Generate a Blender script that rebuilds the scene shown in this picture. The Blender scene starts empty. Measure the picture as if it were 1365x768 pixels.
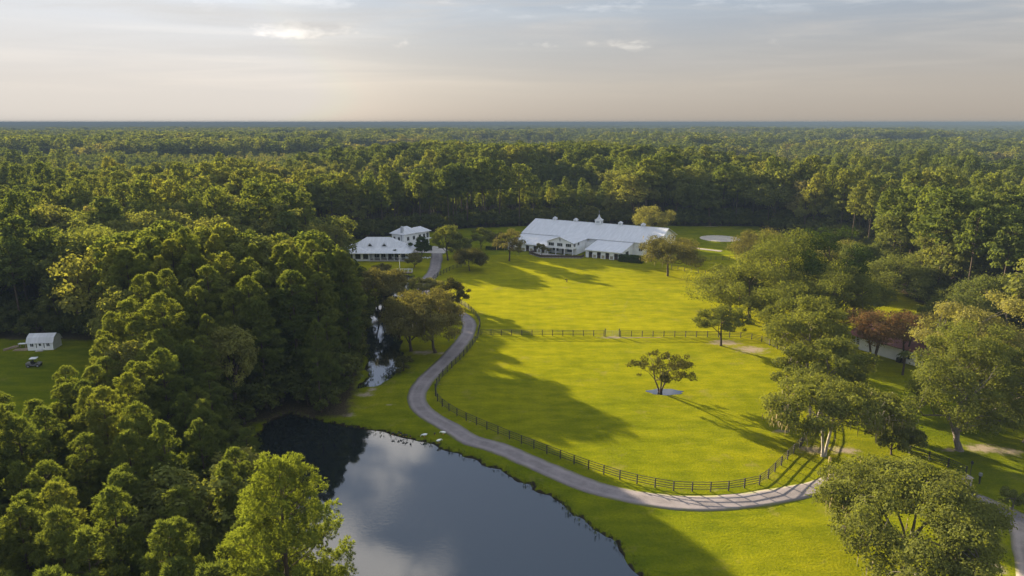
import bpy, bmesh, math
import numpy as np
from mathutils import Vector, Matrix
scene = bpy.context.scene
col = scene.collection
R = math.radians
PI = math.pi

# ------------------------------------------------------------------ camera, sky, sun, exposure
CAM_H, FPX = 48.0, 910.0                      # drone height; focal length in photo pixels (1365 wide)
PITCH = math.atan((384 - 163) / FPX)
cam = bpy.data.cameras.new('camera'); cam_o = bpy.data.objects.new('camera', cam); col.objects.link(cam_o)
cam.sensor_width = 36.0; cam.lens = 36.0 * FPX / 1365.0
cam.clip_start = 0.5; cam.clip_end = 60000
cam_o.location = (0, 0, CAM_H); cam_o.rotation_euler = (PI / 2 - PITCH, 0, 0)
scene.camera = cam_o

SUN_EL, SUN_AZ = R(13.6), R(-39.0)            # azimuth clockwise from +Y
SUN_DIR = Vector((math.sin(SUN_AZ) * math.cos(SUN_EL), math.cos(SUN_AZ) * math.cos(SUN_EL), math.sin(SUN_EL)))
sun = bpy.data.lights.new('sun', 'SUN'); sun_o = bpy.data.objects.new('sun', sun); col.objects.link(sun_o)
sun.energy = 5.0; sun.angle = R(0.6); sun.color = (1.0, 0.85, 0.62)
sun_o.rotation_euler = SUN_DIR.to_track_quat('Z', 'Y').to_euler(); sun_o.location = (-80, 100, 120)

scene.view_settings.view_transform = 'Standard'; scene.view_settings.look = 'None'
scene.view_settings.exposure = 2.4; scene.view_settings.gamma = 1.0
scene.view_settings.use_curve_mapping = False
scene.render.engine = 'CYCLES'
cy = scene.cycles
cy.max_bounces = 5; cy.diffuse_bounces = 2; cy.glossy_bounces = 2; cy.transmission_bounces = 3
cy.volume_bounces = 0; cy.transparent_max_bounces = 4
cy.caustics_reflective = False; cy.caustics_refractive = False
cy.use_denoising = True
try: cy.denoiser = 'OPENIMAGEDENOISE'
except Exception: pass
cy.use_adaptive_sampling = True; cy.adaptive_threshold = 0.015
cy.sample_clamp_indirect = 4.0
scene.render.use_persistent_data = False

world = bpy.data.worlds.new('World'); scene.world = world; world.use_nodes = True


class NT:
    """small helper for building node trees"""
    def __init__(s, tree): s.t = tree; s.n = tree.nodes; s.l = tree.links
    def new(s, typ, **kw):
        nd = s.n.new(typ)
        for k, v in kw.items():
            if k == 'ins':
                for a, b in v.items():
                    if hasattr(b, 'is_linked') or isinstance(b, bpy.types.NodeSocket): s.l.new(b, nd.inputs[a])
                    else: nd.inputs[a].default_value = b
            else: setattr(nd, k, v)
        return nd
    def math(s, op, a, b=0.0, c=0.0, clamp=False):
        nd = s.new('ShaderNodeMath', operation=op, use_clamp=clamp, ins={0: a, 1: b, 2: c}); return nd.outputs[0]
    def vmath(s, op, a, b=(0, 0, 0)):
        nd = s.new('ShaderNodeVectorMath', operation=op, ins={0: a, 1: b}); return nd.outputs[0]
    def mixc(s, f, a, b, typ='MIX'):
        nd = s.new('ShaderNodeMix', data_type='RGBA', blend_type=typ)
        for i, v in ((0, f), (6, a), (7, b)):
            if isinstance(v, bpy.types.NodeSocket): s.l.new(v, nd.inputs[i])
            else: nd.inputs[i].default_value = v if i == 0 else (tuple(v) + (1,) if len(v) == 3 else v)
        return nd.outputs[2]
    def noise(s, vec, scale, detail=3, rough=0.55, dist=0.0):
        ins = {'Scale': scale, 'Detail': detail, 'Roughness': rough, 'Distortion': dist}
        if vec is not None: ins['Vector'] = vec
        return s.new('ShaderNodeTexNoise', ins=ins).outputs[0]
    def maprange(s, v, a, b, c=0.0, d=1.0, smooth=True):
        nd = s.new('ShaderNodeMapRange', interpolation_type='SMOOTHSTEP' if smooth else 'LINEAR',
                   ins={'Value': v, 'From Min': a, 'From Max': b, 'To Min': c, 'To Max': d}); return nd.outputs[0]
    def ramp(s, f, stops):
        nd = s.new('ShaderNodeValToRGB', ins={0: f}); cr = nd.color_ramp
        while len(cr.elements) < len(stops): cr.elements.new(0.5)
        for e, (p, c) in zip(cr.elements, stops): e.position = p; e.color = tuple(c) + (1,)
        return nd.outputs[0]


def build_world():
    t = NT(world.node_tree); bg = t.n['Background']
    sky = t.new('ShaderNodeTexSky', sky_type='NISHITA', sun_disc=False, sun_elevation=SUN_EL, sun_rotation=SUN_AZ,
                air_density=1.0, dust_density=1.2, ozone_density=1.0)
    dirv = t.new('ShaderNodeTexCoord').outputs['Generated']
    sep = t.new('ShaderNodeSeparateXYZ', ins={0: dirv})
    z = t.math('MAXIMUM', sep.outputs[2], 0.0)
    # cloud layer: direction projected onto a flat layer overhead
    inv = t.math('DIVIDE', 1.0, t.math('ADD', z, 0.07))
    px = t.math('MULTIPLY', sep.outputs[0], inv); py = t.math('MULTIPLY', sep.outputs[1], inv)
    p = t.new('ShaderNodeCombineXYZ', ins={0: px, 1: py, 2: 0.0}).outputs[0]
    # thin high veil that thickens towards the horizon everywhere
    veil = t.maprange(z, 0.0, 0.6, 0.90, 0.60)
    wisps = t.noise(t.vmath('MULTIPLY', p, (0.55, 1.1, 1)), 0.8, 5, 0.6, 0.6)
    wmask = t.maprange(wisps, 0.42, 0.72, 0.0, 1.0)
    vcol = t.ramp(z, [(0.0, (0.083, 0.072, 0.061)), (0.05, (0.083, 0.075, 0.067)), (0.10, (0.071, 0.072, 0.075)), (0.17, (0.053, 0.070, 0.094)), (0.30, (0.052, 0.086, 0.160)), (0.6, (0.075, 0.115, 0.185)), (1.0, (0.115, 0.148, 0.198))])
    nsk = t.vmath('MULTIPLY', sky.outputs[0], (0.05, 0.05, 0.05)); bw = t.new('ShaderNodeRGBToBW', ins={0: nsk}).outputs[0]
    nsk = t.mixc(0.72, nsk, t.mixc(1.0, (1.03, 0.99, 0.94), bw, 'MULTIPLY'))
    base = t.mixc(veil, t.vmath('MINIMUM', nsk, (0.72, 0.695, 0.655)), vcol)
    # broken clouds overhead (they show in the pond)
    cum = t.noise(t.vmath('ADD', p, (3.1, 0.4, 0.0)), 1.7, 6, 0.56, 0.2)
    cmask = t.math('MULTIPLY', t.maprange(cum, 0.515, 0.625), t.maprange(z, 0.12, 0.3))
    c1 = t.mixc(t.math('MULTIPLY', t.math('MULTIPLY', wmask, t.maprange(z, 0.22, 0.40, 1.0, 0.12)), t.maprange(z, 0.03, 0.14, 0.0, 0.55)), base, (0.125, 0.118, 0.110))
    c2 = t.mixc(t.math('MULTIPLY', cmask, 0.85), c1, (0.46, 0.44, 0.42))
    # small puffy cumulus row low over the horizon: coordinates in azimuth / elevation
    az = t.math('ARCTAN2', sep.outputs[0], sep.outputs[1]); el = t.math('ARCSINE', sep.outputs[2])
    q = t.new('ShaderNodeCombineXYZ', ins={0: az, 1: t.math('MULTIPLY', el, 2.2), 2: 4.7}).outputs[0]
    puff = t.noise(q, 15.0, 7, 0.62, 0.15)
    big = t.noise(t.new('ShaderNodeCombineXYZ', ins={0: az, 1: t.math('MULTIPLY', el, 4.0), 2: 13.3}).outputs[0], 4.2, 2, 0.5)
    band = t.math('MULTIPLY', t.maprange(el, R(5.0), R(5.8)), t.maprange(el, R(8.2), R(6.6)))
    def lump(a0, e0, wa, we, amp):                      # a cloud standing at one place in the sky
        da = t.math('DIVIDE', t.math('SUBTRACT', az, R(a0)), R(wa)); de = t.math('DIVIDE', t.math('SUBTRACT', el, R(e0)), R(we))
        return t.math('MULTIPLY', t.math('POWER', 2.718, t.math('MULTIPLY', t.math('ADD', t.math('MULTIPLY', da, da), t.math('MULTIPLY', de, de)), -1.0)), amp)
    bump = t.math('ADD', lump(-15.0, 7.0, 3.8, 0.8, 0.25), lump(-1.0, 5.9, 9.0, 0.40, 0.12))
    pm = t.maprange(t.math('ADD', t.math('MULTIPLY', puff, 0.6), t.math('ADD', t.math('MULTIPLY', big, 0.55), bump)), 0.70, 0.80)
    pm = t.math('MULTIPLY', pm, band)
    pcol = t.ramp(puff, [(0.42, (0.93, 0.91, 0.90)), (0.52, (1.12, 1.09, 1.05)), (0.66, (1.38, 1.33, 1.27))])
    streak = t.noise(t.new('ShaderNodeCombineXYZ', ins={0: t.math('MULTIPLY', az, 1.6), 1: t.math('MULTIPLY', el, 26.0), 2: 0.6}).outputs[0], 1.3, 4, 0.6, 0.5)
    c2 = t.mixc(t.math('MULTIPLY', t.maprange(el, R(1.0), R(4.0)), t.maprange(el, R(22), R(10))), c2, t.mixc(1.0, c2, t.ramp(streak, [(0.3, (0.965, 0.97, 0.98)), (0.5, (1, 1, 1)), (0.72, (1.12, 1.10, 1.075))]), 'MULTIPLY'))
    c3 = t.mixc(t.math('MULTIPLY', pm, 0.95), c2, t.mixc(1.0, c2, pcol, 'MULTIPLY'))
    t.l.new(c3, bg.inputs[0]); bg.inputs[1].default_value = 1.0


build_world()


# ------------------------------------------------------------------ pixel <-> ground (flat ground, z = 0)
def g(x, y, z=0.0):
    u, v = (x - 682.5) / FPX, (384 - y) / FPX
    d = (u, math.cos(PITCH) + v * math.sin(PITCH), -math.sin(PITCH) + v * math.cos(PITCH))
    k = (CAM_H - z) / -d[2]
    return (d[0] * k, d[1] * k)
def pr(X, Y, Z):
    dz = Z - CAM_H; dep = Y * math.cos(PITCH) - dz * math.sin(PITCH); up = Y * math.sin(PITCH) + dz * math.cos(PITCH)
    return 682.5 + FPX * X / dep, 384 - FPX * up / dep, FPX / dep
def hz(bx, by, ty):
    """height of something standing at base pixel (bx, by) whose top shows at row ty"""
    X, Y = g(bx, by); lo, hi = 0.0, 45.0
    for _ in range(40):
        m = (lo + hi) / 2
        if pr(X, Y, m)[1] > ty: lo = m
        else: hi = m
    return lo
def ppm(bx, by): X, Y = g(bx, by); return pr(X, Y, 0)[2]


# ------------------------------------------------------------------ mesh helpers
def mesh_np(name, V, F, mat=None, smooth=False, F2=None, mat2=None):
    """uniform polygon arrays -> mesh; F2 is an optional second face array with a second material"""
    V = np.asarray(V, dtype=np.float32); Fs = [np.asarray(F, dtype=np.int32)]
    if F2 is not None: Fs.append(np.asarray(F2, dtype=np.int32))
    me = bpy.data.meshes.new(name)
    me.vertices.add(len(V)); me.vertices.foreach_set('co', V.ravel())
    loops = np.concatenate([f.ravel() for f in Fs]); tot = np.concatenate([np.full(len(f), f.shape[1], np.int32) for f in Fs])
    start = np.concatenate([[0], np.cumsum(tot)[:-1]]).astype(np.int32)
    me.loops.add(len(loops)); me.loops.foreach_set('vertex_index', loops)
    me.polygons.add(len(tot)); me.polygons.foreach_set('loop_start', start); me.polygons.foreach_set('loop_total', tot)
    if mat: me.materials.append(mat)
    if mat2:
        me.materials.append(mat2)
        mi = np.concatenate([np.zeros(len(Fs[0]), np.int32), np.ones(len(Fs[1]), np.int32)]); me.polygons.foreach_set('material_index', mi)
    if smooth: me.polygons.foreach_set('use_smooth', np.ones(len(tot), bool))
    me.update(calc_edges=True); me.validate(clean_customdata=False)
    return me
def link(name, me, parent=None, loc=(0, 0, 0), rz=0.0):
    o = bpy.data.objects.new(name, me); col.objects.link(o); o.parent = parent; o.location = loc; o.rotation_euler = (0, 0, rz); return o
def thing(name, label, cat, loc=(0, 0, 0), rz=0.0, group=None):
    o = link(name, None, None, loc, rz); o.empty_display_size = 0.3; return tag(o, label, cat, group)
def tag(o, label=None, cat=None, group=None, kind=None):
    if label: o['label'] = label
    if cat: o['category'] = cat
    if group: o['group'] = group
    if kind: o['kind'] = kind
    return o
class MB:
    """collects boxes, prisms and tubes into one mesh"""
    def __init__(s): s.v = []; s.f = []
    def add(s, V, F):
        k = len(s.v); s.v += [tuple(map(float, a)) for a in V]; s.f += [tuple(i + k for i in f) for f in F]; return s
    def box(s, x0, x1, y0, y1, z0, z1):
        V = [(x, y, z) for z in (z0, z1) for x, y in ((x0, y0), (x1, y0), (x1, y1), (x0, y1))]
        return s.add(V, [(3, 2, 1, 0), (4, 5, 6, 7), (0, 1, 5, 4), (1, 2, 6, 5), (2, 3, 7, 6), (3, 0, 4, 7)])
    def hexa(s, b, t):
        """eight corners: bottom four, top four (counter-clockwise)"""
        return s.add(list(b) + list(t), [(3, 2, 1, 0), (4, 5, 6, 7), (0, 1, 5, 4), (1, 2, 6, 5), (2, 3, 7, 6), (3, 0, 4, 7)])
    def slab(s, quad, th):
        """a sloping plate: its top corners and a thickness downwards"""
        return s.hexa([(x, y, z - th) for x, y, z in quad], quad)
    def tri_slab(s, tri, th):
        V = [(x, y, z - th) for x, y, z in tri] + list(tri)
        return s.add(V, [(2, 1, 0), (3, 4, 5), (0, 1, 4, 3), (1, 2, 5, 4), (2, 0, 3, 5)])
    def prism(s, poly, a0, a1, axis):
        """2-D polygon extruded along axis 'x' (poly in y,z) or 'y' (poly in x,z) or 'z' (poly in x,y)"""
        n = len(poly)
        mk = {'x': lambda p, a: (a, p[0], p[1]), 'y': lambda p, a: (p[0], a, p[1]), 'z': lambda p, a: (p[0], p[1], a)}[axis]
        V = [mk(p, a0) for p in poly] + [mk(p, a1) for p in poly]
        return s.add(V, [tuple(range(n))[::-1], tuple(range(n, 2 * n))] + [(i, (i + 1) % n, n + (i + 1) % n, n + i) for i in range(n)])
    def cyl(s, c, r0, r1, z0, z1, n=10):
        V = [(c[0] + r * math.cos(2 * PI * i / n), c[1] + r * math.sin(2 * PI * i / n), z) for r, z in ((r0, z0), (r1, z1)) for i in range(n)]
        return s.add(V, [tuple(range(n))[::-1], tuple(range(n, 2 * n))] + [(i, (i + 1) % n, n + (i + 1) % n, n + i) for i in range(n)])
    def tube(s, pts, radii, n=6):
        V, F = tube_np(pts, radii, n); return s.add(V, F)
    def lathe(s, c, prof, n=10):
        V = [(c[0] + r * math.cos(2 * PI * i / n), c[1] + r * math.sin(2 * PI * i / n), z) for r, z in prof for i in range(n)]; m = len(prof)
        F = [(j * n + i, j * n + (i + 1) % n, (j + 1) * n + (i + 1) % n, (j + 1) * n + i) for j in range(m - 1) for i in range(n)]
        return s.add(V, F + [tuple(range(n))[::-1], tuple(range((m - 1) * n, m * n))])
    def mesh(s, name, mat, smooth=False):
        me = bpy.data.meshes.new(name); me.from_pydata(s.v, [], s.f); me.materials.append(mat)
        bm = bmesh.new(); bm.from_mesh(me); bmesh.ops.recalc_face_normals(bm, faces=bm.faces); bm.to_mesh(me); bm.free()
        if smooth: me.polygons.foreach_set('use_smooth', np.ones(len(me.polygons), bool))
        me.update(); return me
    def build(s, name, mat, parent=None, loc=(0, 0, 0), rz=0.0, smooth=False): return link(name, s.mesh(name, mat, smooth), parent, loc, rz)
def tube_np(pts, radii, n=6):
    pts = [Vector(p) for p in pts]; V, F = [], []
    for i, p in enumerate(pts):
        d = (pts[min(i + 1, len(pts) - 1)] - pts[max(i - 1, 0)]).normalized()
        a = d.cross(Vector((0.31, 0.95, 0.05)) if abs(d.y) < 0.9 else Vector((1, 0, 0))).normalized(); b = d.cross(a)
        for k in range(n):
            th = 2 * PI * k / n; V.append(tuple(p + (a * math.cos(th) + b * math.sin(th)) * radii[i]))
    for i in range(len(pts) - 1):
        for k in range(n):
            F.append((i * n + k, i * n + (k + 1) % n, (i + 1) * n + (k + 1) % n, (i + 1) * n + k))
    return V, F
def pip(P, poly):
    """points in polygon"""
    x, y = P[:, 0], P[:, 1]; inside = np.zeros(len(P), bool); n = len(poly)
    for i in range(n):
        x0, y0 = poly[i]; x1, y1 = poly[(i + 1) % n]
        if y0 == y1: continue
        c = ((y0 > y) != (y1 > y)) & (x < (x1 - x0) * (y - y0) / (y1 - y0) + x0); inside ^= c
    return inside
def sdist(P, poly, closed=True):
    """signed distance to polygon (negative inside); unsigned for an open line"""
    d = np.full(len(P), 1e18); n = len(poly)
    for i in range(n if closed else n - 1):
        a = np.array(poly[i]); b = np.array(poly[(i + 1) % n]); ab = b - a
        tt = np.clip(((P - a) @ ab) / max(ab @ ab, 1e-9), 0, 1); q = a + tt[:, None] * ab
        d = np.minimum(d, ((P - q) ** 2).sum(1))
    d = np.sqrt(d); return np.where(pip(P, poly), -d, d) if closed else d
def spline(pts, step):
    """Catmull-Rom through 2-D points, resampled evenly"""
    P = [np.array(p, float) for p in pts]; P = [2 * P[0] - P[1]] + P + [2 * P[-1] - P[-2]]; out = []
    for i in range(1, len(P) - 2):
        for k in range(24):
            s = k / 24.0; a, b, c, d = P[i - 1], P[i], P[i + 1], P[i + 2]
            out.append(0.5 * ((2 * b) + (-a + c) * s + (2 * a - 5 * b + 4 * c - d) * s * s + (-a + 3 * b - 3 * c + d) * s ** 3))
    out.append(P[-2]); return resample(np.array(out), step)
def resample(A, step):
    A = np.asarray(A, float); seg = np.sqrt((np.diff(A, axis=0) ** 2).sum(1)); L = np.concatenate([[0], np.cumsum(seg)])
    n = max(1, int(round(L[-1] / step))); s = np.linspace(0, L[-1], n + 1)
    return np.stack([np.interp(s, L, A[:, 0]), np.interp(s, L, A[:, 1])], 1)
def vnoise(P, scale, seed):
    """smooth value noise in 2-D, 0..1"""
    rs = np.random.RandomState(seed); T = rs.rand(256, 256); q = np.asarray(P) / scale + 1000.0
    i = np.floor(q).astype(int); f = q - i; f = f * f * (3 - 2 * f); x, y = i[:, 0] % 256, i[:, 1] % 256; x1, y1 = (x + 1) % 256, (y + 1) % 256
    return (T[x, y] * (1 - f[:, 0]) + T[x1, y] * f[:, 0]) * (1 - f[:, 1]) + (T[x, y1] * (1 - f[:, 0]) + T[x1, y1] * f[:, 0]) * f[:, 1]


# ------------------------------------------------------------------ materials
def mat_new(name):
    m = bpy.data.materials.new(name); m.use_nodes = True; t = NT(m.node_tree); return m, t, t.n['Principled BSDF']
def simple(name, c, rough=0.8, metal=0.0, var=0.12, vscale=0.8, bump=0.0, spec=0.3):
    m, t, b = mat_new(name)
    tc = t.new('ShaderNodeTexCoord').outputs['Object']
    n = t.noise(tc, vscale, 5, 0.65)
    lo = tuple(x * (1 - var) for x in c); hi = tuple(min(1, x * (1 + var)) for x in c)
    t.l.new(t.mixc(t.maprange(n, 0.3, 0.7), lo, hi), b.inputs['Base Color'])
    b.inputs['Roughness'].default_value = rough; b.inputs['Metallic'].default_value = metal; b.inputs['Specular IOR Level'].default_value = spec
    if bump:
        bp = t.new('ShaderNodeBump', ins={'Strength': bump, 'Distance': 0.05, 'Height': t.noise(tc, 9.0, 4)}); t.l.new(bp.outputs[0], b.inputs['Normal'])
    return m
def leaf_mat(name, stops, trans=0.35, nscale=0.35, rough_noise=0.3, tcol=(1.25, 1.24, 0.45)):
    """foliage: colour varies from tree to tree (random and stand-wide) and from clump to clump; lets some light through"""
    m = bpy.data.materials.new(name); m.use_nodes = True; t = NT(m.node_tree); t.n.remove(t.n['Principled BSDF'])
    oi = t.new('ShaderNodeObjectInfo'); tc = t.new('ShaderNodeTexCoord').outputs['Object']
    stand = t.noise(t.vmath('MULTIPLY', oi.outputs['Location'], (1, 1, 0)), 0.009, 3)
    f = t.math('ADD', t.math('MULTIPLY', oi.outputs['Random'], 0.5), t.math('MULTIPLY', t.maprange(stand, 0.36, 0.64), 0.5))
    base = t.ramp(f, [(p_, (c_[0] * 1.06, c_[1] * 1.0, c_[2] * .92)) for p_, c_ in stops])
    n = t.noise(tc, nscale, 3, 0.6)
    c = t.mixc(1.0, base, t.ramp(n, [(0.25, (1 - rough_noise,) * 3), (0.75, (1 + rough_noise, 1 + rough_noise, 1.0))]), 'MULTIPLY')
    dif = t.new('ShaderNodeBsdfDiffuse', ins={'Color': c, 'Roughness': 0.6})
    tr = t.new('ShaderNodeBsdfTranslucent', ins={'Color': t.mixc(1.0, c, tuple(x * trans * 1.45 for x in tcol), 'MULTIPLY')})
    mx = t.new('ShaderNodeAddShader', ins={0: dif.outputs[0], 1: tr.outputs[0]})
    t.l.new(mx.outputs[0], t.n['Material Output'].inputs[0]); return m
def bark_mat(name, c):
    m, t, b = mat_new(name); tc = t.new('ShaderNodeTexCoord').outputs['Object']
    n = t.noise(t.vmath('MULTIPLY', tc, (1, 1, 0.25)), 5.0, 5, 0.7)
    t.l.new(t.ramp(n, [(0.3, tuple(x * 0.55 for x in c)), (0.7, tuple(x * 1.35 for x in c))]), b.inputs['Base Color'])
    b.inputs['Roughness'].default_value = 0.95; b.inputs['Specular IOR Level'].default_value = 0.1
    bp = t.new('ShaderNodeBump', ins={'Strength': 0.6, 'Distance': 0.06, 'Height': n}); t.l.new(bp.outputs[0], b.inputs['Normal']); return m

M = {}
M['pine'] = leaf_mat('pine_needles', [(0.0, (0.050, 0.068, 0.026)), (0.35, (0.075, 0.095, 0.030)), (0.65, (0.098, 0.115, 0.034)), (0.85, (0.125, 0.135, 0.036)), (1.0, (0.155, 0.155, 0.040))], 0.36, 0.30, 0.35)
M['pine_bright'] = leaf_mat('young_pine_needles', [(0.0, (0.085, 0.108, 0.026)), (1.0, (0.092, 0.112, 0.028))], 0.42, 0.30, 0.35)
M['oak'] = leaf_mat('oak_leaves', [(0.0, (0.066, 0.079, 0.026)), (0.5, (0.084, 0.096, 0.029)), (1.0, (0.110, 0.120, 0.032))], 0.36, 0.30, 0.35)
M['broad'] = leaf_mat('broad_leaves', [(0.0, (0.060, 0.074, 0.030)), (0.35, (0.092, 0.106, 0.038)), (0.65, (0.125, 0.130, 0.046)), (0.86, (0.150, 0.136, 0.068)), (1.0, (0.215, 0.205, 0.030))], 0.36, 0.28, 0.35)
M['dark_leaf'] = leaf_mat('dark_glossy_leaves', [(0.0, (0.050, 0.052, 0.020)), (1.0, (0.072, 0.068, 0.026))], 0.22, 0.5, 0.35)
M['red_leaf'] = leaf_mat('reddish_leaves', [(0.0, (0.078, 0.062, 0.034)), (1.0, (0.092, 0.066, 0.036))], 0.30, 0.5, 0.35, (1.3, 0.9, 0.6))
M['dusty'] = leaf_mat('dusty_leaves', [(0.0, (0.092, 0.088, 0.040)), (1.0, (0.118, 0.110, 0.048))], 0.30, 0.5, 0.35)
M['hedge'] = leaf_mat('hedge_leaves', [(0.0, (0.030, 0.050, 0.012)), (1.0, (0.04, 0.06, 0.015))], 0.2, 0.8, 0.3)
M['reed'] = leaf_mat('shore_grass', [(0.0, (0.06, 0.075, 0.012)), (1.0, (0.065, 0.08, 0.014))], 0.3, 0.15, 0.6)
M['under'] = leaf_mat('undergrowth_leaves', [(0.0, (0.040, 0.052, 0.018)), (0.6, (0.07, 0.08, 0.025)), (1.0, (0.095, 0.095, 0.035))], 0.3, 0.1, 0.3)
M['moss'] = leaf_mat('hanging_moss', [(0.0, (0.17, 0.155, 0.11)), (1.0, (0.20, 0.18, 0.13))], 0.3, 0.5, 0.2, (1.1, 1.0, 0.8))
M['palm'] = leaf_mat('palm_leaves', [(0.0, (0.06, 0.075, 0.03)), (1.0, (0.07, 0.085, 0.03))], 0.25, 0.8, 0.2)
M['bark'] = bark_mat('bark_brown', (0.085, 0.062, 0.045)); M['bark_grey'] = bark_mat('bark_grey', (0.17, 0.145, 0.12))
M['bark_pale'] = bark_mat('bark_pale', (0.33, 0.29, 0.24))
M['white'] = simple('white_siding', (0.80, 0.80, 0.79), 0.7, var=0.06, vscale=0.5)
M['trim'] = simple('white_trim', (0.72, 0.72, 0.71), 0.6, var=0.04)
M['glass'] = simple('dark_window_glass', (0.018, 0.021, 0.026), 0.12, var=0.3, spec=0.5)
M['darkwood'] = simple('dark_brown_boards', (0.075, 0.050, 0.042), 0.85, var=0.3, vscale=2.0)
M['stallwood'] = simple('stall_boards_tan', (0.33, 0.29, 0.22), 0.85, var=0.2, vscale=2.0)
M['black'] = simple('black_stain', (0.022, 0.021, 0.020), 0.7, var=0.4, vscale=1.5)
M['fence'] = simple('weathered_black_fence_paint', (0.045, 0.040, 0.036), 0.8, var=0.45, vscale=1.2)
M['concrete'] = simple('pale_concrete', (0.36, 0.33, 0.30), 0.9, var=0.15, vscale=0.6)
M['stone'] = simple('pinkish_stone', (0.30, 0.25, 0.23), 0.9, var=0.3, vscale=3.0, bump=0.5)
M['redroof'] = simple('red_metal_roof', (0.23, 0.085, 0.07), 0.65, var=0.2, vscale=0.7)
M['greywall'] = simple('grey_siding', (0.42, 0.43, 0.44), 0.8, var=0.08)
M['whitefeather'] = simple('white_feathers', (0.80, 0.79, 0.75), 0.9, var=0.04, vscale=4)
M['darkfeather'] = simple('dark_feathers', (0.035, 0.03, 0.026), 0.8, var=0.3, vscale=6)
M['orange'] = simple('orange_bill', (0.55, 0.20, 0.03), 0.6)
M['tyre'] = simple('black_rubber', (0.02, 0.02, 0.02), 0.85)
M['greymetal'] = simple('grey_metal', (0.30, 0.30, 0.31), 0.45, metal=0.5)
M['paintgrey'] = simple('grey_vehicle_paint', (0.16, 0.15, 0.15), 0.4)
M['carblack'] = simple('black_car_paint', (0.02, 0.02, 0.022), 0.2, spec=0.5)
M['hide'] = simple('cream_coat', (0.55, 0.47, 0.36), 0.9, var=0.15, vscale=3)
M['lumber'] = simple('weathered_lumber', (0.30, 0.22, 0.16), 0.9, var=0.35, vscale=1.5)
def roof_mat(name, c):
    """ribbed sheet metal with faint streaks down the slope"""
    m, t, b = mat_new(name); tc = t.new('ShaderNodeTexCoord').outputs['Object']
    n = t.noise(t.vmath('MULTIPLY', tc, (1.0, 0.12, 0.12)), 1.6, 5, 0.65)
    t.l.new(t.mixc(t.maprange(n, 0.3, 0.72), tuple(x * 0.86 for x in c), tuple(x * 1.06 for x in c)), b.inputs['Base Color'])
    w = t.new('ShaderNodeTexWave', wave_type='BANDS', bands_direction='X', ins={'Vector': tc, 'Scale': 2.0, 'Distortion': 0.0})
    bp = t.new('ShaderNodeBump', ins={'Strength': 0.35, 'Distance': 0.04, 'Height': t.maprange(w.outputs[1], 0.8, 1.0)}); t.l.new(bp.outputs[0], b.inputs['Normal'])
    b.inputs['Roughness'].default_value = 0.5; b.inputs['Metallic'].default_value = 0.0; b.inputs['Specular IOR Level'].default_value = 0.4; return m
M['roof'] = roof_mat('white_metal_roof', (0.56, 0.56, 0.57))
def asphalt_mat(name, c, sandy):
    m, t, b = mat_new(name); tc = t.new('ShaderNodeTexCoord').outputs['Object']
    at = t.new('ShaderNodeAttribute', attribute_name='across').outputs['Fac']         # 0 centre .. 1 edge
    n1 = t.noise(tc, 0.35, 5, 0.65); n2 = t.noise(tc, 6.0, 4, 0.7)
    k = t.mixc(t.maprange(n1, 0.32, 0.68), tuple(x * 0.72 for x in c), tuple(x * 1.18 for x in c))
    k = t.mixc(t.maprange(n2, 0.3, 0.75, 0, 0.35), k, sandy)
    wear = t.math('ABSOLUTE', t.math('SUBTRACT', at, 0.52))                              # wheel tracks
    k = t.mixc(t.maprange(wear, 0.22, 0.05, 0.0, 0.35), k, tuple(x * 1.45 for x in c))
    k = t.mixc(t.math('MULTIPLY', t.maprange(t.math('ADD', at, t.math('MULTIPLY', t.math('SUBTRACT', n1, 0.5), 0.9)), 0.72, 1.02), 0.8), k, (0.12, 0.125, 0.03))
    t.l.new(k, b.inputs['Base Color']); b.inputs['Roughness'].default_value = 0.9; b.inputs['Specular IOR Level'].default_value = 0.2
    bp = t.new('ShaderNodeBump', ins={'Strength': 0.3, 'Distance': 0.03, 'Height': n2}); t.l.new(bp.outputs[0], b.inputs['Normal']); return m
M['road'] = asphalt_mat('worn_asphalt', (0.185, 0.160, 0.158), (0.27, 0.235, 0.22))
M['lane'] = asphalt_mat('sandy_lane', (0.24, 0.20, 0.175), (0.32, 0.27, 0.22))
def sand_mat():
    m, t, b = mat_new('pale_sand'); tc = t.new('ShaderNodeTexCoord').outputs['Object']
    t.l.new(t.ramp(t.noise(tc, 0.5, 6, 0.65), [(0.3, (0.36, 0.31, 0.25)), (0.7, (0.52, 0.46, 0.39))]), b.inputs['Base Color'])
    b.inputs['Roughness'].default_value = 0.95; return m
M['sand'] = sand_mat()
def water_mat():
    m, t, b = mat_new('pond_water'); tc = t.new('ShaderNodeTexCoord').outputs['Object']
    b.inputs['Base Color'].default_value = (0.008, 0.011, 0.012, 1); b.inputs['Roughness'].default_value = 0.03
    b.inputs['IOR'].default_value = 1.85; b.inputs['Specular IOR Level'].default_value = 0.6
    rip = t.noise(t.vmath('MULTIPLY', tc, (0.9, 2.4, 1)), 1.7, 3, 0.55, 0.5)
    cat = t.maprange(t.noise(tc, 0.05, 2), 0.42, 0.62, 0.15, 1.0)
    bp = t.new('ShaderNodeBump', ins={'Strength': 0.16, 'Distance': 0.04, 'Height': t.math('MULTIPLY', rip, cat)}); t.l.new(bp.outputs[0], b.inputs['Normal']); return m
M['water'] = water_mat()
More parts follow.
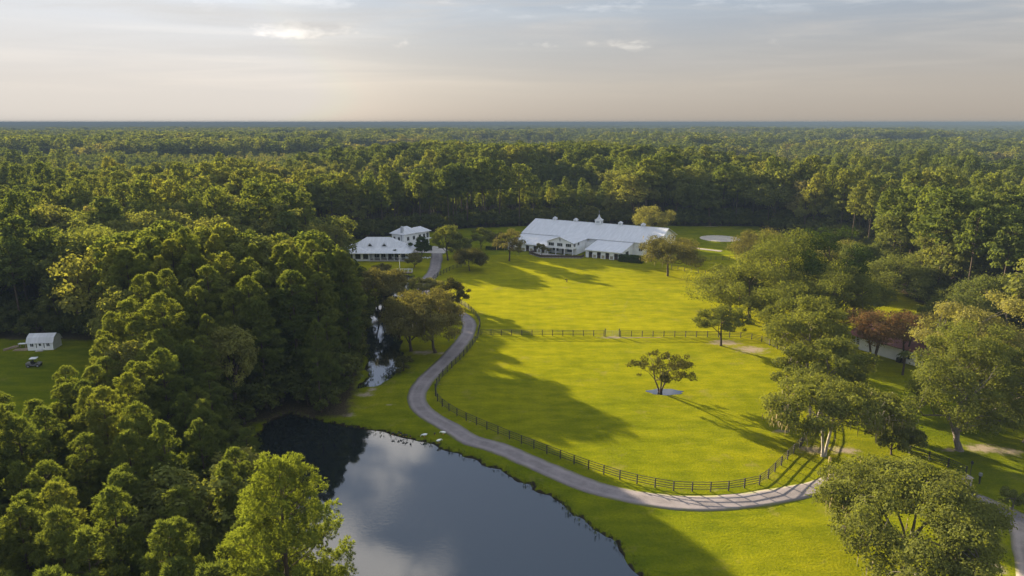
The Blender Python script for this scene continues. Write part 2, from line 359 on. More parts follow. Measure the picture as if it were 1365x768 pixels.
def ground_mat():
    m, t, b = mat_new('grass_ground'); tc = t.new('ShaderNodeTexCoord').outputs['Object']
    A = lambda nme: t.new('ShaderNodeAttribute', attribute_name=nme).outputs['Fac']
    n_big = t.noise(tc, 0.035, 4, 0.55); n_mid = t.noise(t.vmath('MULTIPLY', tc, (0.55, 1.3, 1)), 0.32, 5, 0.65); n_fine = t.noise(tc, 3.2, 4, 0.75)
    lush = t.mixc(t.maprange(n_mid, 0.3, 0.7), (0.072, 0.096, 0.003), (0.124, 0.142, 0.004))
    dry = t.mixc(t.maprange(n_mid, 0.3, 0.7), (0.176, 0.178, 0.004), (0.268, 0.248, 0.005))
    n_pat = t.noise(t.vmath('MULTIPLY', tc, (0.7, 1.2, 1)), 0.11, 4, 0.6, 0.6)
    f = t.math('ADD', t.math('ADD', A('dry'), t.math('MULTIPLY', t.math('SUBTRACT', n_big, 0.5), 1.1)), t.math('MULTIPLY', t.math('SUBTRACT', n_pat, 0.5), 0.8), clamp=True)
    grass = t.mixc(f, lush, dry)
    grass = t.mixc(1.0, grass, t.ramp(n_fine, [(0.25, (0.62, 0.66, 0.6)), (0.75, (1.3, 1.26, 1.2))]), 'MULTIPLY')
    mow = t.new('ShaderNodeTexWave', wave_type='BANDS', bands_direction='X', ins={'Vector': t.vmath('ADD', tc, t.vmath('MULTIPLY', tc, (0.0, 0.12, 0))), 'Scale': 0.09, 'Distortion': 3.5, 'Detail': 2.0, 'Detail Scale': 0.4}).outputs[1]
    grass = t.mixc(1.0, grass, t.ramp(mow, [(0.3, (0.975, 0.98, 0.97)), (0.7, (1.02, 1.015, 1.02))]), 'MULTIPLY')
    worn = t.maprange(t.noise(tc, 0.16, 4, 0.7), 0.57, 0.74, 0, 0.5)
    grass = t.mixc(worn, grass, (0.20, 0.165, 0.05))
    sandf = t.maprange(t.math('ADD', A('sand'), t.math('MULTIPLY', t.math('SUBTRACT', t.noise(tc, 0.9, 5, 0.65), 0.5), 1.1)), 0.40, 0.85)
    k = t.mixc(sandf, grass, t.mixc(n_mid, (0.20, 0.155, 0.10), (0.34, 0.28, 0.21)))
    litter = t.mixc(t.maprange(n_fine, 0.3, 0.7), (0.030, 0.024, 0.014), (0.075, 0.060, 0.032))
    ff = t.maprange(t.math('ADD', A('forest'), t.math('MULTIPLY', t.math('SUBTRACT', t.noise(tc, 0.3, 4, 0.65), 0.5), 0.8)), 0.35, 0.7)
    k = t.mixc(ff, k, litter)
    bk = t.maprange(t.math('ADD', A('bank'), t.math('MULTIPLY', t.math('SUBTRACT', t.noise(tc, 1.2, 4, 0.65), 0.5), 0.5)), 0.45, 0.65)
    k = t.mixc(bk, k, (0.022, 0.017, 0.011))
    t.l.new(k, b.inputs['Base Color']); b.inputs['Roughness'].default_value = 1.0; b.inputs['Specular IOR Level'].default_value = 0.0
    hgt = t.math('ADD', t.math('MULTIPLY', n_fine, 0.6), t.math('MULTIPLY', n_mid, 0.6))
    bp = t.new('ShaderNodeBump', ins={'Strength': 0.9, 'Distance': 0.22, 'Height': hgt}); t.l.new(bp.outputs[0], b.inputs['Normal']); return m
M['ground'] = ground_mat()


# ------------------------------------------------------------------ layout in metres
POND = [g(*p) for p in [(500, 574), (520, 578), (545, 582), (575, 591), (610, 602), (640, 615), (672, 628), (700, 643), (728, 656), (745, 667), (757, 680), (790, 705), (810, 715), (830, 738), (862, 766)]] + \
       [(17.5, 58), (18, 50), (10, 40), (-2, 37), (-10, 41), (-17, 52), (-23, 63), (-29, 76), (-37, 90), (-41, 104), (-38, 109)] + [g(*p) for p in [(400, 553), (440, 560), (470, 567)]]
CREEK = [g(*p) for p in [(549, 366), (543, 385), (533, 405), (528, 425), (527, 447), (531, 462), (535, 473), (534, 487), (524, 497), (510, 506), (500, 512), (478, 516)]] + \
        [g(*p) for p in [(495, 500), (492, 480), (489, 455), (491, 430), (502, 405), (516, 384), (530, 366)]]
CLEAR = [(-4, 20), (125, 20), (134, 60), (126, 110), (116, 140), (110, 165), (113, 200), (118, 225), (132, 242), (132, 262), (122, 300), (116, 322), (80, 322), (40, 330), (-20, 316), (-58, 290),
         (-80, 270), (-82, 248), (-74, 232), (-56, 216), (-42, 188), (-36, 160), (-31, 136), (-29.5, 120), (-27.8, 112), (-27.5, 106.5), (-43, 104), (-42, 96), (-40, 90), (-30, 76), (-24, 63), (-17.5, 53), (-10.5, 43)]
FIELD = [(-190, 62), (-68, 72), (-62, 88), (-65, 104), (-76, 124), (-92, 147), (-112, 148), (-190, 150)]
GLADE = [(118, 228), (142, 236), (145, 252), (132, 258), (120, 250)]
SANDS = [  # px centre, half sizes in metres
    (966, 457, 5.0, 3.2), (1000, 466, 5.0, 4.0), (818, 450, 5.0, 1.2), (850, 450, 9.0, 0.4), (565, 470, 4.0, 2.0), (592, 471, 3.0, 1.2), (487, 526, 2.6, 1.6), (464, 553, 1.9, 1.3), (497, 519, 1.6, 1.2), (520, 540, 1.2, .6),
    (1085, 600, 3.4, 2.0), (1125, 600, 3.4, 1.8), (1310, 598, 4.5, 2.2), (1345, 602, 3.0, 2.0), (1328, 757, 1.6, 1.6), (885, 523, 3.6, 1.8), (948, 302, 6, 1.5), (1040, 575, 2.0, 1.0), (1262, 600, 2, 1)]
WORN = [[(641, 447), (805, 448.2), (940, 449.4), (1018, 457)], [(638, 448), (618, 475), (587, 506), (581, 522), (591, 543), (638, 568), (706, 596), (785, 626), (860, 647), (942, 655.5), (1015, 645), (1066, 597)], [(806, 449), (812, 425), (822, 395)], [(820, 449), (828, 425), (838, 395)]]
ROAD = spline([g(*p) for p in [(576, 329), (581, 335), (582, 342), (581, 353), (576, 365), (567, 378), (566, 392), (585, 408), (611, 417), (623, 427), (625.5, 438), (619, 452), (601.5, 473), (583, 491), (565, 509.5), (556, 525), (558, 540.5), (575, 556),
        (603, 572), (629, 587), (667, 598), (730, 626), (781, 646.8), (840, 661.5), (900, 670), (951, 671), (1002, 666.6), (1046, 658.8), (1091, 648), (1125, 638), (1165, 631), (1210, 635), (1260, 650), (1310, 669), (1350, 687), (1400, 712)]], 1.5)


def water_level_sdf(P):
    return np.minimum(sdist(P, POND), sdist(P, CREEK))
def build_ground():
    def axis(parts, lo, hi):
        a = []
        for x0, x1, st in parts: a += list(np.arange(x0, x1, st))
        a.append(parts[-1][1])
        s = parts[-1][2]
        while a[-1] < hi: s *= 1.22; a.append(a[-1] + s)
        s = parts[0][2]; b = []
        x = a[0]
        while x > lo: s *= 1.22; x -= s; b.append(x)
        return np.array(b[::-1] + a)
    X = axis([(-150, -55, 2.0), (-55, 32, 0.75), (32, 135, 1.3)], -16000, 16000); Y = axis([(22, 150, 0.75), (150, 340, 1.6)], -2000, 16000)
    gx, gy = np.meshgrid(X, Y); P = np.stack([gx.ravel(), gy.ravel()], 1); nx, ny = len(X), len(Y)
    near = (np.abs(P[:, 0]) < 160) & (P[:, 1] < 350) & (P[:, 1] > 0)
    sd = np.full(len(P), 50.0); sd[near] = water_level_sdf(P[near])
    wob = (vnoise(P, 1.7, 3) - 0.5) * 1.3 + (vnoise(P, 5.0, 4) - 0.5) * 1.2
    s2 = sd + wob * (np.abs(sd) < 4)
    z = np.where(s2 < 0.9, np.clip((s2 - 0.9) * 0.55, -1.6, 0), 0.0)
    # gentle swells, none under the road and the buildings
    rd = np.full(len(P), 60.0); rd[near] = sdist(P[near], [tuple(q) for q in ROAD], False)
    F = [(j * nx + i, j * nx + i + 1, (j + 1) * nx + i + 1, (j + 1) * nx + i) for j in range(ny - 1) for i in range(nx - 1)]
    me = mesh_np('ground', np.column_stack([P, z]), F, M['ground'], True)
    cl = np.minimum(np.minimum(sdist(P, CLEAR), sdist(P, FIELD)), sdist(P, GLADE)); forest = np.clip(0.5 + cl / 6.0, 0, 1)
    sand = np.zeros(len(P))
    for x, y, rx, ry in SANDS:
        c = g(x, y); d = np.sqrt(((P[:, 0] - c[0]) / rx) ** 2 + ((P[:, 1] - c[1]) / ry) ** 2); sand = np.maximum(sand, np.clip(0.95 - 0.62 * d, 0, 1))
    for L_ in WORN: sand = np.maximum(sand, np.clip(0.46 - 0.30 * sdist(P, [g(*q) for q in L_], False), 0, 1) * near)
    bank = np.clip(1.0 - np.abs(s2 - 0.25) / 0.55, 0, 1) * (near) + (s2 < 0.2) * near
    south = np.clip((P[:, 1] - 95) / 70.0, 0, 1)
    dry = np.where(P[:, 1] > 250, 0.25, 0.40 + 0.48 * south)
    dry = np.where(sd < 12, dry - 0.40 * (1 - sd / 12), dry); dry = np.where(P[:, 0] < -75, 0.05, dry)
    dry = np.where((rd < 3.4), dry - 0.15, dry); dry = np.where((P[:, 0] > 62) & (P[:, 1] < 170), dry - 0.25, dry)
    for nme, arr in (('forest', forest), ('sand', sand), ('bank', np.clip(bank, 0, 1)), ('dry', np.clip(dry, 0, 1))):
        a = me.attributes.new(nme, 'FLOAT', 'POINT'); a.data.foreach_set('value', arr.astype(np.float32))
    tag(link('ground', me), kind='structure')
build_ground()

def sheet(name, poly, z, mat, kind='structure'):
    me = bpy.data.meshes.new(name); me.from_pydata([(x, y, z) for x, y in poly], [], [tuple(range(len(poly)))]); me.materials.append(mat)
    bm = bmesh.new(); bm.from_mesh(me); bmesh.ops.triangulate(bm, faces=bm.faces); bmesh.ops.recalc_face_normals(bm, faces=bm.faces)
    for f in bm.faces:
        if f.normal.z < 0: f.normal_flip()
    bm.to_mesh(me); bm.free(); return tag(link(name, me), kind=kind)
WATER_Z = -0.42
pond_box = [(-60, 20), (40, 20), (40, 70), (14, 92), (-4, 106), (-26, 111), (-60, 113)]
sheet('pond_water', pond_box, WATER_Z, M['water'])
sheet('creek_water', [(-50, 113.5), (-26, 113.5), (-12, 128), (-14, 150), (-20, 180), (-24, 230), (-50, 230)], WATER_Z - 0.02, M['water'])

def shore_grass():
    """uneven grass and weed tufts hanging over the water line"""
    rs = np.random.RandomState(9); V, F = [], []
    for poly in (POND, CREEK):
        C = resample(np.array(poly + [poly[0]]), .32)
        for c in C:
            if rs.rand() < .35: continue
            d = np.array([c[0] - np.mean([p[0] for p in poly]), c[1] - np.mean([p[1] for p in poly])]); d /= np.linalg.norm(d); o = np.array([c[0], c[1]]) + d * rs.uniform(.1, 1.0) + rs.randn(2) * .3; hgt_ = rs.uniform(.18, .5) * (1.8 if rs.rand() < .06 else 1)
            for b_ in range(7):
                a = rs.uniform(0, 6.28); q = o + rs.randn(2) * .12; w = .03; l = rs.uniform(.05, .25); k = len(V)
                V += [(q[0] - w * math.sin(a), q[1] + w * math.cos(a), -.25), (q[0] + w * math.sin(a), q[1] - w * math.cos(a), -.25), (q[0] + math.cos(a) * l, q[1] + math.sin(a) * l, hgt_ * rs.uniform(.6, 1))]; F.append((k, k + 1, k + 2))
    tag(link('shore_grass', mesh_np('shore_grass', V, F, M['reed'])), 'ragged grass tufts along the water line', 'grass', kind='stuff')
def ribbon(name, C, width, mat, z=0.03, seed=1, cross=7):
    """a road sheet with slightly ragged edges, a skirt down into the ground and an 'across' value"""
    C = np.asarray(C); d = np.gradient(C, axis=0); d /= np.linalg.norm(d, axis=1)[:, None]; nrm = np.stack([-d[:, 1], d[:, 0]], 1); rs = np.random.RandomState(seed)
    V, ac, n = [], [], len(C)
    w = width(np.arange(n)) if callable(width) else np.full(n, width)
    jl = np.convolve(rs.randn(n + 4), np.ones(5) / 5, 'valid') * 0.24; jr = np.convolve(rs.randn(n + 4), np.ones(5) / 5, 'valid') * 0.24
    us = [-1.0] + list(np.linspace(-1, 1, cross)) + [1.0]
    for i in range(n):
        for k, u in enumerate(us):
            hw = w[i] / 2 + (jl[i] if u < 0 else jr[i]); q = C[i] + nrm[i] * u * hw
            V.append((q[0], q[1], -0.2 if k in (0, len(us) - 1) else z + 0.05 * (1 - u * u))); ac.append(abs(u))
    m = len(us); F = [(i * m + k, i * m + k + 1, (i + 1) * m + k + 1, (i + 1) * m + k)[::-1] for i in range(n - 1) for k in range(m - 1)]
    me = mesh_np(name, V, F, mat, True); a = me.attributes.new('across', 'FLOAT', 'POINT'); a.data.foreach_set('value', np.array(ac, np.float32))
    return tag(link(name, me), kind='structure')
shore_grass()
ribbon('driveway', ROAD, lambda i: np.where(ROAD[:, 1] > 195, 4.3, 3.5), M['road'])
LANE = spline([(63.2, 75.0), (59.5, 69.5), (55, 62.5), (46, 50)], 1.5)
ribbon('dirt_lane', LANE, 3.0, M['lane'], z=0.022, seed=5)
ribbon('gravel_path', spline([g(*p) for p in [(900, 327), (920, 330), (940, 332.5), (962, 335)]], 1.5), 3.0, M['lane'], z=0.02, seed=7)
ac = g(959.5, 318)
mb = MB(); rs0 = np.random.RandomState(4)
sheet('sand_arena', [(ac[0] + 8.3 * math.cos(k * PI / 24) * (1 + rs0.randn() * 0.01), ac[1] + 8.3 * math.sin(k * PI / 24) * (1 + rs0.randn() * .01)) for k in range(48)], 0.03, M['sand'])
pc = g(886, 522.5)
sheet('puddle', [(pc[0] + 3.2 * math.cos(k * PI / 16) * (1 + 0.13 * math.sin(k * .9 + 1)), pc[1] + 1.55 * math.sin(k * PI / 16) * (1 + 0.1 * math.cos(k * 1.3))) for k in range(32)], 0.02, M['water'])
gp2 = g(575, 331)
sheet('concrete_apron', [(-40.0, 254.5), (-25.5, 252.5), (-24.0, 262.0), (-31.0, 268.2), (-38.5, 257.4)], 0.10, M['concrete'])


# ------------------------------------------------------------------ trees
def tube_join(parts):
    V, F, k = [], [], 0
    for pts, rad, n in parts:
        v, f = tube_np(pts, rad, n); V += v; F += [tuple(i + k for i in q) for q in f]; k += len(v)
    return np.array(V), np.array(F)
def leaf_quads(C, N, size, rs, aspect=0.62):
    """leaf-shaped quads (rhombi) centred at C facing N"""
    n = len(C); N = N / np.maximum(np.linalg.norm(N, axis=1), 1e-6)[:, None]
    r = rs.randn(n, 3); a = np.cross(N, r); a /= np.maximum(np.linalg.norm(a, axis=1), 1e-6)[:, None]; b = np.cross(N, a)
    s = (size * rs.uniform(0.65, 1.35, n))[:, None]; a = a * s; b = b * s * aspect
    V = np.stack([C - a, C - b * 1.0 + a * 0.1, C + a, C + b + a * 0.1], 1).reshape(-1, 3); return V, np.arange(4 * n).reshape(n, 4)
def rand_dirs(n, rs, zmin=-1.0):
    z = rs.uniform(zmin, 1, n); th = rs.uniform(0, 2 * PI, n); q = np.sqrt(1 - z * z); return np.stack([q * np.cos(th), q * np.sin(th), z], 1)
def broad_tree(seed, height, width, leaf=0.30, nleaf=9000, clumps=70, base=0.22, squash=0.62, stems=1, lean=0.0, gap=0.0, flat_top=0.0, trunk_r=None, hang=0.0, spread=1.0, smin=0.14, smax=0.26):
    """deciduous / live-oak tree: forked trunk, limbs to every clump, leaves in shells round the clumps. returns (trunkV, trunkF, leafV, leafF, clump centres, radii)"""
    rs = np.random.RandomState(seed); rx = width / 2; zb = height * base; zc = zb + (height - zb) * 0.48; rzv = (height - zb) * 0.56
    D = rand_dirs(clumps, rs, -0.55); rr = rs.uniform(0.35, 1.0, clumps) ** 0.6
    az_w = 1 + 0.18 * np.sin(np.arctan2(D[:, 1], D[:, 0]) * 2 + rs.uniform(0, 6)) + 0.12 * np.sin(np.arctan2(D[:, 1], D[:, 0]) * 3 + rs.uniform(0, 6))
    Cc = np.stack([D[:, 0] * rx * rr * az_w, D[:, 1] * rx * rr * az_w, zc + D[:, 2] * rzv * rr * 0.86], 1); Cc[:, 0] += lean * Cc[:, 2]
    rad = rx * rs.uniform(smin, smax, clumps); rad = np.minimum(rad, rzv * 0.55)
    if gap > 0:
        keep = vnoise(Cc[:, :2] * 1.0 + 50, rx * 0.7, seed + 9) > gap; keep[:6] = True; Cc, rad = Cc[keep], rad[keep]
    n_per = np.maximum(8, (nleaf * rad ** 2 / (rad ** 2).sum())).astype(int); idx = np.repeat(np.arange(len(Cc)), n_per)
    d = rand_dirs(len(idx), rs); sh = rs.uniform(0.45, 1.0, len(idx)) ** 0.5 * (1 + 0.12 * rs.randn(len(idx))); sh = np.where(rs.rand(len(idx)) < .22, rs.uniform(.8, 1.55, len(idx)), sh)
    P = Cc[idx] + d * (rad[idx] * sh)[:, None] * np.array([1, 1, squash])
    P[:, 2] -= hang * rs.rand(len(P)) ** 2
    P[:, 2] = np.maximum(P[:, 2], height * 0.05 + 0.2)
    N = d * 0.75 + np.array([0, 0, 0.35]) + rs.randn(len(idx), 3) * 0.42
    LV, LF = leaf_quads(P, N, leaf, rs)
    tr = trunk_r or max(0.14, height * 0.024); parts = []
    for s in range(stems):
        ph = rs.uniform(0, 2 * PI) if stems == 1 else 2 * PI * s / stems + 0.4; off = 0.0 if stems == 1 else 0.25
        bx, by = off * math.cos(ph), off * math.sin(ph); sp = (0.06 if stems == 1 else 0.26) * height * spread
        top = (bx + math.cos(ph) * sp, by + math.sin(ph) * sp, zc + rzv * 0.25)
        mid = (bx + math.cos(ph) * sp * 0.45, by + math.sin(ph) * sp * 0.45, zb * 0.95 + 0.1)
        r = tr if stems == 1 else tr * 0.72
        parts.append(([(bx, by, -0.15), (bx, by, 0.12), (bx * .8 + mid[0] * .2, by * .8 + mid[1] * .2, zb * 0.35), mid, ((mid[0] + top[0]) / 2, (mid[1] + top[1]) / 2, (mid[2] + top[2]) / 2), top],
                      [r * 1.7, r * 1.25, r, r * 0.9, r * 0.55, r * 0.18], 8)); mids = (mid, top, r) if s == 0 else mids
        mine = np.arange(s, len(Cc), stems); nl = max(3, min(9, len(mine) // 5)); far = mine[np.argsort(-np.hypot(Cc[mine, 0] - bx, Cc[mine, 1] - by))]; nodes = []
        ang = np.arctan2(Cc[far, 1] - by, Cc[far, 0] - bx); picks = []
        for j in far:                                   # well separated main limbs
            aj = math.atan2(Cc[j, 1] - by, Cc[j, 0] - bx)
            if all(abs((aj - q_ + PI) % (2 * PI) - PI) > 4.6 / nl for q_ in picks) and len(picks) < nl:
                picks.append(aj); c = Cc[j]; f = rs.uniform(0.0, 0.7); st = np.array(mid) * (1 - f) + np.array(top) * f
                m1 = st * .68 + c * .32 + rs.randn(3) * .05 * rx + np.array([0, 0, .05 * height]); m2 = st * .32 + c * .68 + rs.randn(3) * .06 * rx + np.array([0, 0, .03 * height])
                parts.append(([tuple(st), tuple(m1), tuple(m2), tuple(c)], [r * 0.5 * (1 - f * .5), r * 0.36, r * 0.22, r * 0.06], 6)); nodes += [m1, (m1 + m2) / 2, m2, (m2 + c) / 2]
        nodes += [np.array(mid) * (1 - f) + np.array(top) * f for f in (.35, .6, .85)]; nodes = np.array(nodes)
        for i in mine:
            c = Cc[i]; st = nodes[np.argmin(((nodes - c) ** 2).sum(1) + 2.0 * np.maximum(nodes[:, 2] - c[2], 0))]; mdl = st * .5 + c * .5 + rs.randn(3) * .04 * rx
            parts.append(([tuple(st), tuple(mdl), tuple(c)], [r * 0.15, r * 0.10, r * 0.03], 4))
    TV, TF = tube_join(parts); return TV, TF, LV, LF, Cc, rad
def pine_tree(seed, height, width, ntuft=1700, blades=9, blen=0.44, bw=0.036, crown0=0.35, cone=0.45, clump_r=0.62, quad=None, trunk_r=None, dense=1.0):
    """southern pine: straight stem, whorled branches, every branch end a rounded clump of needle tufts"""
    rs = np.random.RandomState(seed); zb = height * crown0; rx = width / 2; nb = int((26 + height * 0.9) * dense); parts = []; CL, CR = [], []
    tr = trunk_r or height * 0.0115; wx, wy = rs.randn(2) * height * 0.012
    stem = lambda z: np.array([wx * math.sin(z / height * 3), wy * math.sin(z / height * 2.4), z])
    parts.append(([tuple(stem(z)) for z in (-0.15, height * 0.03, height * 0.3, height * 0.6, height * 0.85, height * 0.985)], [tr * 1.35, tr, tr * 0.86, tr * 0.62, tr * 0.32, tr * 0.08], 7))
    for i in range(nb):
        f = (i + rs.rand() * 0.8) / nb; z = zb + (height - zb) * f * 0.97; a = i * 2.4 + rs.randn() * 0.4
        prof = (1 - f) ** cone * (0.55 + 0.45 * min(1, f / 0.25)); L = rx * prof * rs.uniform(0.72, 1.12) + 0.15; up = 0.10 + 0.55 * f + rs.randn() * 0.10
        d = np.array([math.cos(a), math.sin(a), 0]); e = stem(z) + d * L + np.array([0, 0, up * L]); mdl = stem(z) + d * L * 0.5 + np.array([0, 0, up * L * 0.35])
        parts.append(([tuple(stem(z)), tuple(mdl), tuple(e)], [tr * 0.26 * (1.1 - f), tr * 0.16, tr * 0.05], 4))
        k = max(1, int(round(L / (clump_r * 1.25))))
        for j in range(k):
            q = 1.0 - j / max(k, 1) * 0.75; side = np.array([-d[1], d[0], 0]) * rs.randn() * clump_r * 0.75 * (1 if j else 0.3)
            CL.append(stem(z) + (e - stem(z)) * q + side + np.array([0, 0, rs.uniform(-0.1, 0.25) * clump_r])); CR.append(clump_r * rs.uniform(0.7, 1.2))
    CL.append(stem(height * 0.99)); CR.append(clump_r * 0.8)
    CL, CR = np.array(CL), np.array(CR); n_per = np.maximum(3, ntuft * CR ** 2 / (CR ** 2).sum()).astype(int); idx = np.repeat(np.arange(len(CL)), n_per); n = len(idx)
    d = rand_dirs(n, rs, -0.55); P = CL[idx] + d * (CR[idx] * rs.uniform(0.35, 0.8, n))[:, None] * np.array([1, 1, 0.85])
    if quad:
        LV, LF = leaf_quads(P + d * 0.2, d * 0.9 + rs.randn(n, 3) * 0.45 + np.array([0, 0, .25]), quad, rs, 0.6)
    else:
        D = np.repeat(d * 0.9 + np.array([0, 0, 0.35]), blades, 0) + rs.randn(n * blades, 3) * 0.62; D /= np.linalg.norm(D, axis=1)[:, None]
        B = np.repeat(P, blades, 0); s = np.cross(D, rs.randn(n * blades, 3)); s /= np.linalg.norm(s, axis=1)[:, None]; ln = (blen * rs.uniform(0.7, 1.25, n * blades))[:, None]
        LV = np.stack([B + s * bw * 0.35, B + D * ln * 0.55 - s * bw, B + D * ln, B + D * ln * 0.55 + s * bw], 1).reshape(-1, 3); LF = np.arange(4 * n * blades).reshape(-1, 4)
    TV, TF = tube_join(parts); return TV, TF, LV, LF, CL, CR
def join_tree(name, T, leafm, barkm):
    TV, TF, LV, LF = T[:4]; return mesh_np(name, np.vstack([TV, LV]), TF, barkm, False, LF + len(TV), leafm)
def pair_tree(name, T, leafm, barkm):
    TV, TF, LV, LF = T[:4]; return mesh_np('trunk', TV, TF, barkm, True), mesh_np('crown', LV, LF, leafm)
def place_tree(name, meshes, label, cat, x, y, rz=0.0, s=1.0, group=None, sz=None):
    o = thing(name, label, cat, (x, y, 0), rz, group); o.scale = (s, s, sz or s); link('trunk', meshes[0], o); link('crown', meshes[1], o); return o

# --- single trees that the photo shows one by one: base pixel, top row, crown width in pixels
def solo(name, label, cat, bx, by, ty, wpx, seed, leafm='oak', barkm='bark', moss=0, **kw):
    X, Y = g(bx, by); w = wpx / ppm(bx, by) * 1.02; th = math.atan2(CAM_H, Y); want = (by - ty) / ppm(bx, by); bs = kw.get('base', .22); lo, hi = 0.3 * w, 40.0
    for _ in range(30):                                   # height whose crown outline, seen from above at this angle, ends at the photo's row
        h = (lo + hi) / 2; zb = h * bs; zc = zb + (h - zb) * .48; rz_ = (h - zb) * .54; top = zc * math.cos(th) + math.hypot(rz_ * math.cos(th), w * .44 * math.sin(th))
        lo, hi = (h, hi) if top < want else (lo, h)
    kw['leaf'] = kw.get('leaf', .3) * .54; kw['nleaf'] = int(kw.get('nleaf', 5000) * 2.6)
    T = broad_tree(seed, h, w, **kw); o = place_tree(name, pair_tree(name, T, M[leafm], M[barkm]), label, cat, X, Y)
    if moss:
        rs = np.random.RandomState(seed + 77); C, rad = T[4], T[5]; low = np.argsort(C[:, 2])[:max(6, int(len(C) * 0.6))]; V, F = [], []
        for i in range(moss):
            c = C[low[rs.randint(len(low))]] + rs.randn(3) * rad.mean() * 0.55; L = rs.uniform(0.5, 1.7); a = rs.uniform(0, PI); wd = rs.uniform(0.05, 0.13); dx, dy = math.cos(a) * wd, math.sin(a) * wd; k = len(V)
            sx, sy = rs.randn(2) * 0.08
            z1 = max(c[2] - L, 0.8)
            V += [(c[0] - dx, c[1] - dy, c[2]), (c[0] + dx, c[1] + dy, c[2]), (c[0] + dx * .8 + sx, c[1] + dy * .8 + sy, (c[2] + z1) / 2), (c[0] + sx * 2, c[1] + sy * 2, z1), (c[0] - dx * .8 + sx, c[1] - dy * .8 + sy, (c[2] + z1) / 2)]
            F.append((k, k + 1, k + 2, k + 3, k + 4))
        tag(link('moss', mesh_np('moss', V, F, M['moss']), o), 'grey-green hanging moss', kind='stuff')
    return o
solo('live_oak', 'spreading live oak hung with moss, two pale trunks, inside the driveway bend', 'tree', 1098, 608, 500, 150, 11, 'oak', 'bark_pale', stems=2, spread=0.45, nleaf=13000, leaf=0.30, clumps=95, base=0.36, moss=420, smin=.11, smax=.22, gap=.22)
solo('live_oak', 'grey-green live oak right behind the mossy two-trunked oak', 'tree', 1092, 556, 452, 104, 12, 'oak', 'bark_grey', nleaf=11000, leaf=0.32, clumps=70, base=0.16, smin=.13, smax=.24)
solo('live_oak', 'dense dark live oak between the mossy oak group and the red-roofed house', 'tree', 1074, 498, 396, 112, 13, 'oak', 'bark_grey', nleaf=10000, leaf=0.34, clumps=70, base=0.14)
solo('small_oak', 'small round-topped oak on bare sand at the end of the cross fence', 'tree', 961, 461, 403, 62, 14, 'oak', 'bark', nleaf=5200, leaf=0.27, clumps=80, base=0.2, smin=.10, smax=.2)
solo('live_oak', 'huge spreading live oak standing over the bend of the driveway near the entrance', 'tree', 1200, 784, 618, 236, 15, 'oak', 'bark_grey', nleaf=36000, leaf=0.25, clumps=240, base=0.25, moss=260, smin=.09, smax=.17, squash=.6, gap=.06)
solo('live_oak', 'big dark-based oak beside the sandy patch at the entrance', 'tree', 1278, 600, 432, 165, 16, 'oak', 'bark_grey', nleaf=17000, leaf=0.28, clumps=110, base=0.08, smin=.11, smax=.2)
solo('live_oak', 'tall pale-green oak behind the dark-based entrance oak', 'tree', 1312, 560, 392, 150, 17, 'broad', 'bark_grey', nleaf=14000, leaf=0.30, clumps=90, base=0.12, smin=.12, smax=.22)
solo('live_oak', 'oak at the far side of the entrance sandy patch', 'tree', 1368, 590, 455, 120, 18, 'oak', 'bark_grey', nleaf=11000, leaf=0.30, clumps=70, base=0.1)
solo('bushy_oak', 'low dark bushy oak touching the mossy oak on its lawn side', 'tree', 1188, 606, 553, 66, 19, 'oak', 'bark', nleaf=5000, leaf=0.26, clumps=40, base=0.08, smin=.16, smax=.28)
solo('paddock_tree', 'lone forked tree with a puddle at its foot in the near paddock', 'tree', 880, 523, 466, 84, 20, 'dark_leaf', 'bark', stems=3, spread=0.9, nleaf=3000, leaf=0.22, clumps=80, base=0.26, gap=0.3, smin=.07, smax=.15, trunk_r=.2)
solo('live_oak', 'broad mossy oak on the pasture at the corner of the white barn', 'tree', 890, 368, 312, 88, 21, 'dusty', 'bark', nleaf=9000, leaf=0.36, clumps=75, base=0.2, moss=160, smin=.12, smax=.22, gap=.2, lean=.05)
solo('mossy_tree', 'thin mossy tree by the left end of the white barn', 'tree', 679, 348, 304, 42, 22, 'dusty', 'bark', nleaf=3000, leaf=0.33, clumps=36, base=0.22, moss=110, gap=0.3, smin=.14, smax=.26)
solo('magnolia', 'dark round-headed tree alone at the pasture edge by the upper driveway', 'tree', 626, 361, 329, 48, 23, 'dark_leaf', 'bark', nleaf=6500, leaf=0.30, clumps=60, base=0.12, squash=.8)
solo('yard_tree', 'upright olive-green tree beside the upper driveway in front of the two-storey house', 'tree', 597, 347, 299, 42, 24, 'oak', 'bark', nleaf=5200, leaf=0.34, clumps=46, base=0.2)
solo('yard_tree', 'broad low tree just right of the upright olive driveway tree', 'tree', 614, 345, 315, 36, 25, 'oak', 'bark', nleaf=3600, leaf=0.34, clumps=36, base=0.2)
solo('yard_tree', 'round olive tree between the driveway trees and the white barn', 'tree', 641, 332, 303, 32, 26, 'oak', 'bark', nleaf=3600, leaf=0.36, clumps=34, base=0.06)
solo('yard_tree', 'pale small tree close behind the thin mossy tree', 'tree', 663, 332, 308, 24, 27, 'dusty', 'bark', nleaf=2400, leaf=0.36, clumps=26, base=0.1)
solo('yard_tree', 'dark round tree in front of the two-storey house corner', 'tree', 562, 342, 315, 30, 28, 'hedge', 'bark', nleaf=4200, leaf=0.30, clumps=36, base=0.06)
solo('yard_tree', 'small dense tree on the lawn between flagpole and driveway', 'tree', 552, 357, 335, 25, 29, 'dusty', 'bark', nleaf=3000, leaf=0.30, clumps=30, base=0.06)
solo('clipped_tree', 'little round clipped tree against the porch of the low house', 'tree', 528, 347, 332, 15, 30, 'hedge', 'bark', nleaf=1800, leaf=0.26, clumps=18, base=0.12, squash=.9)
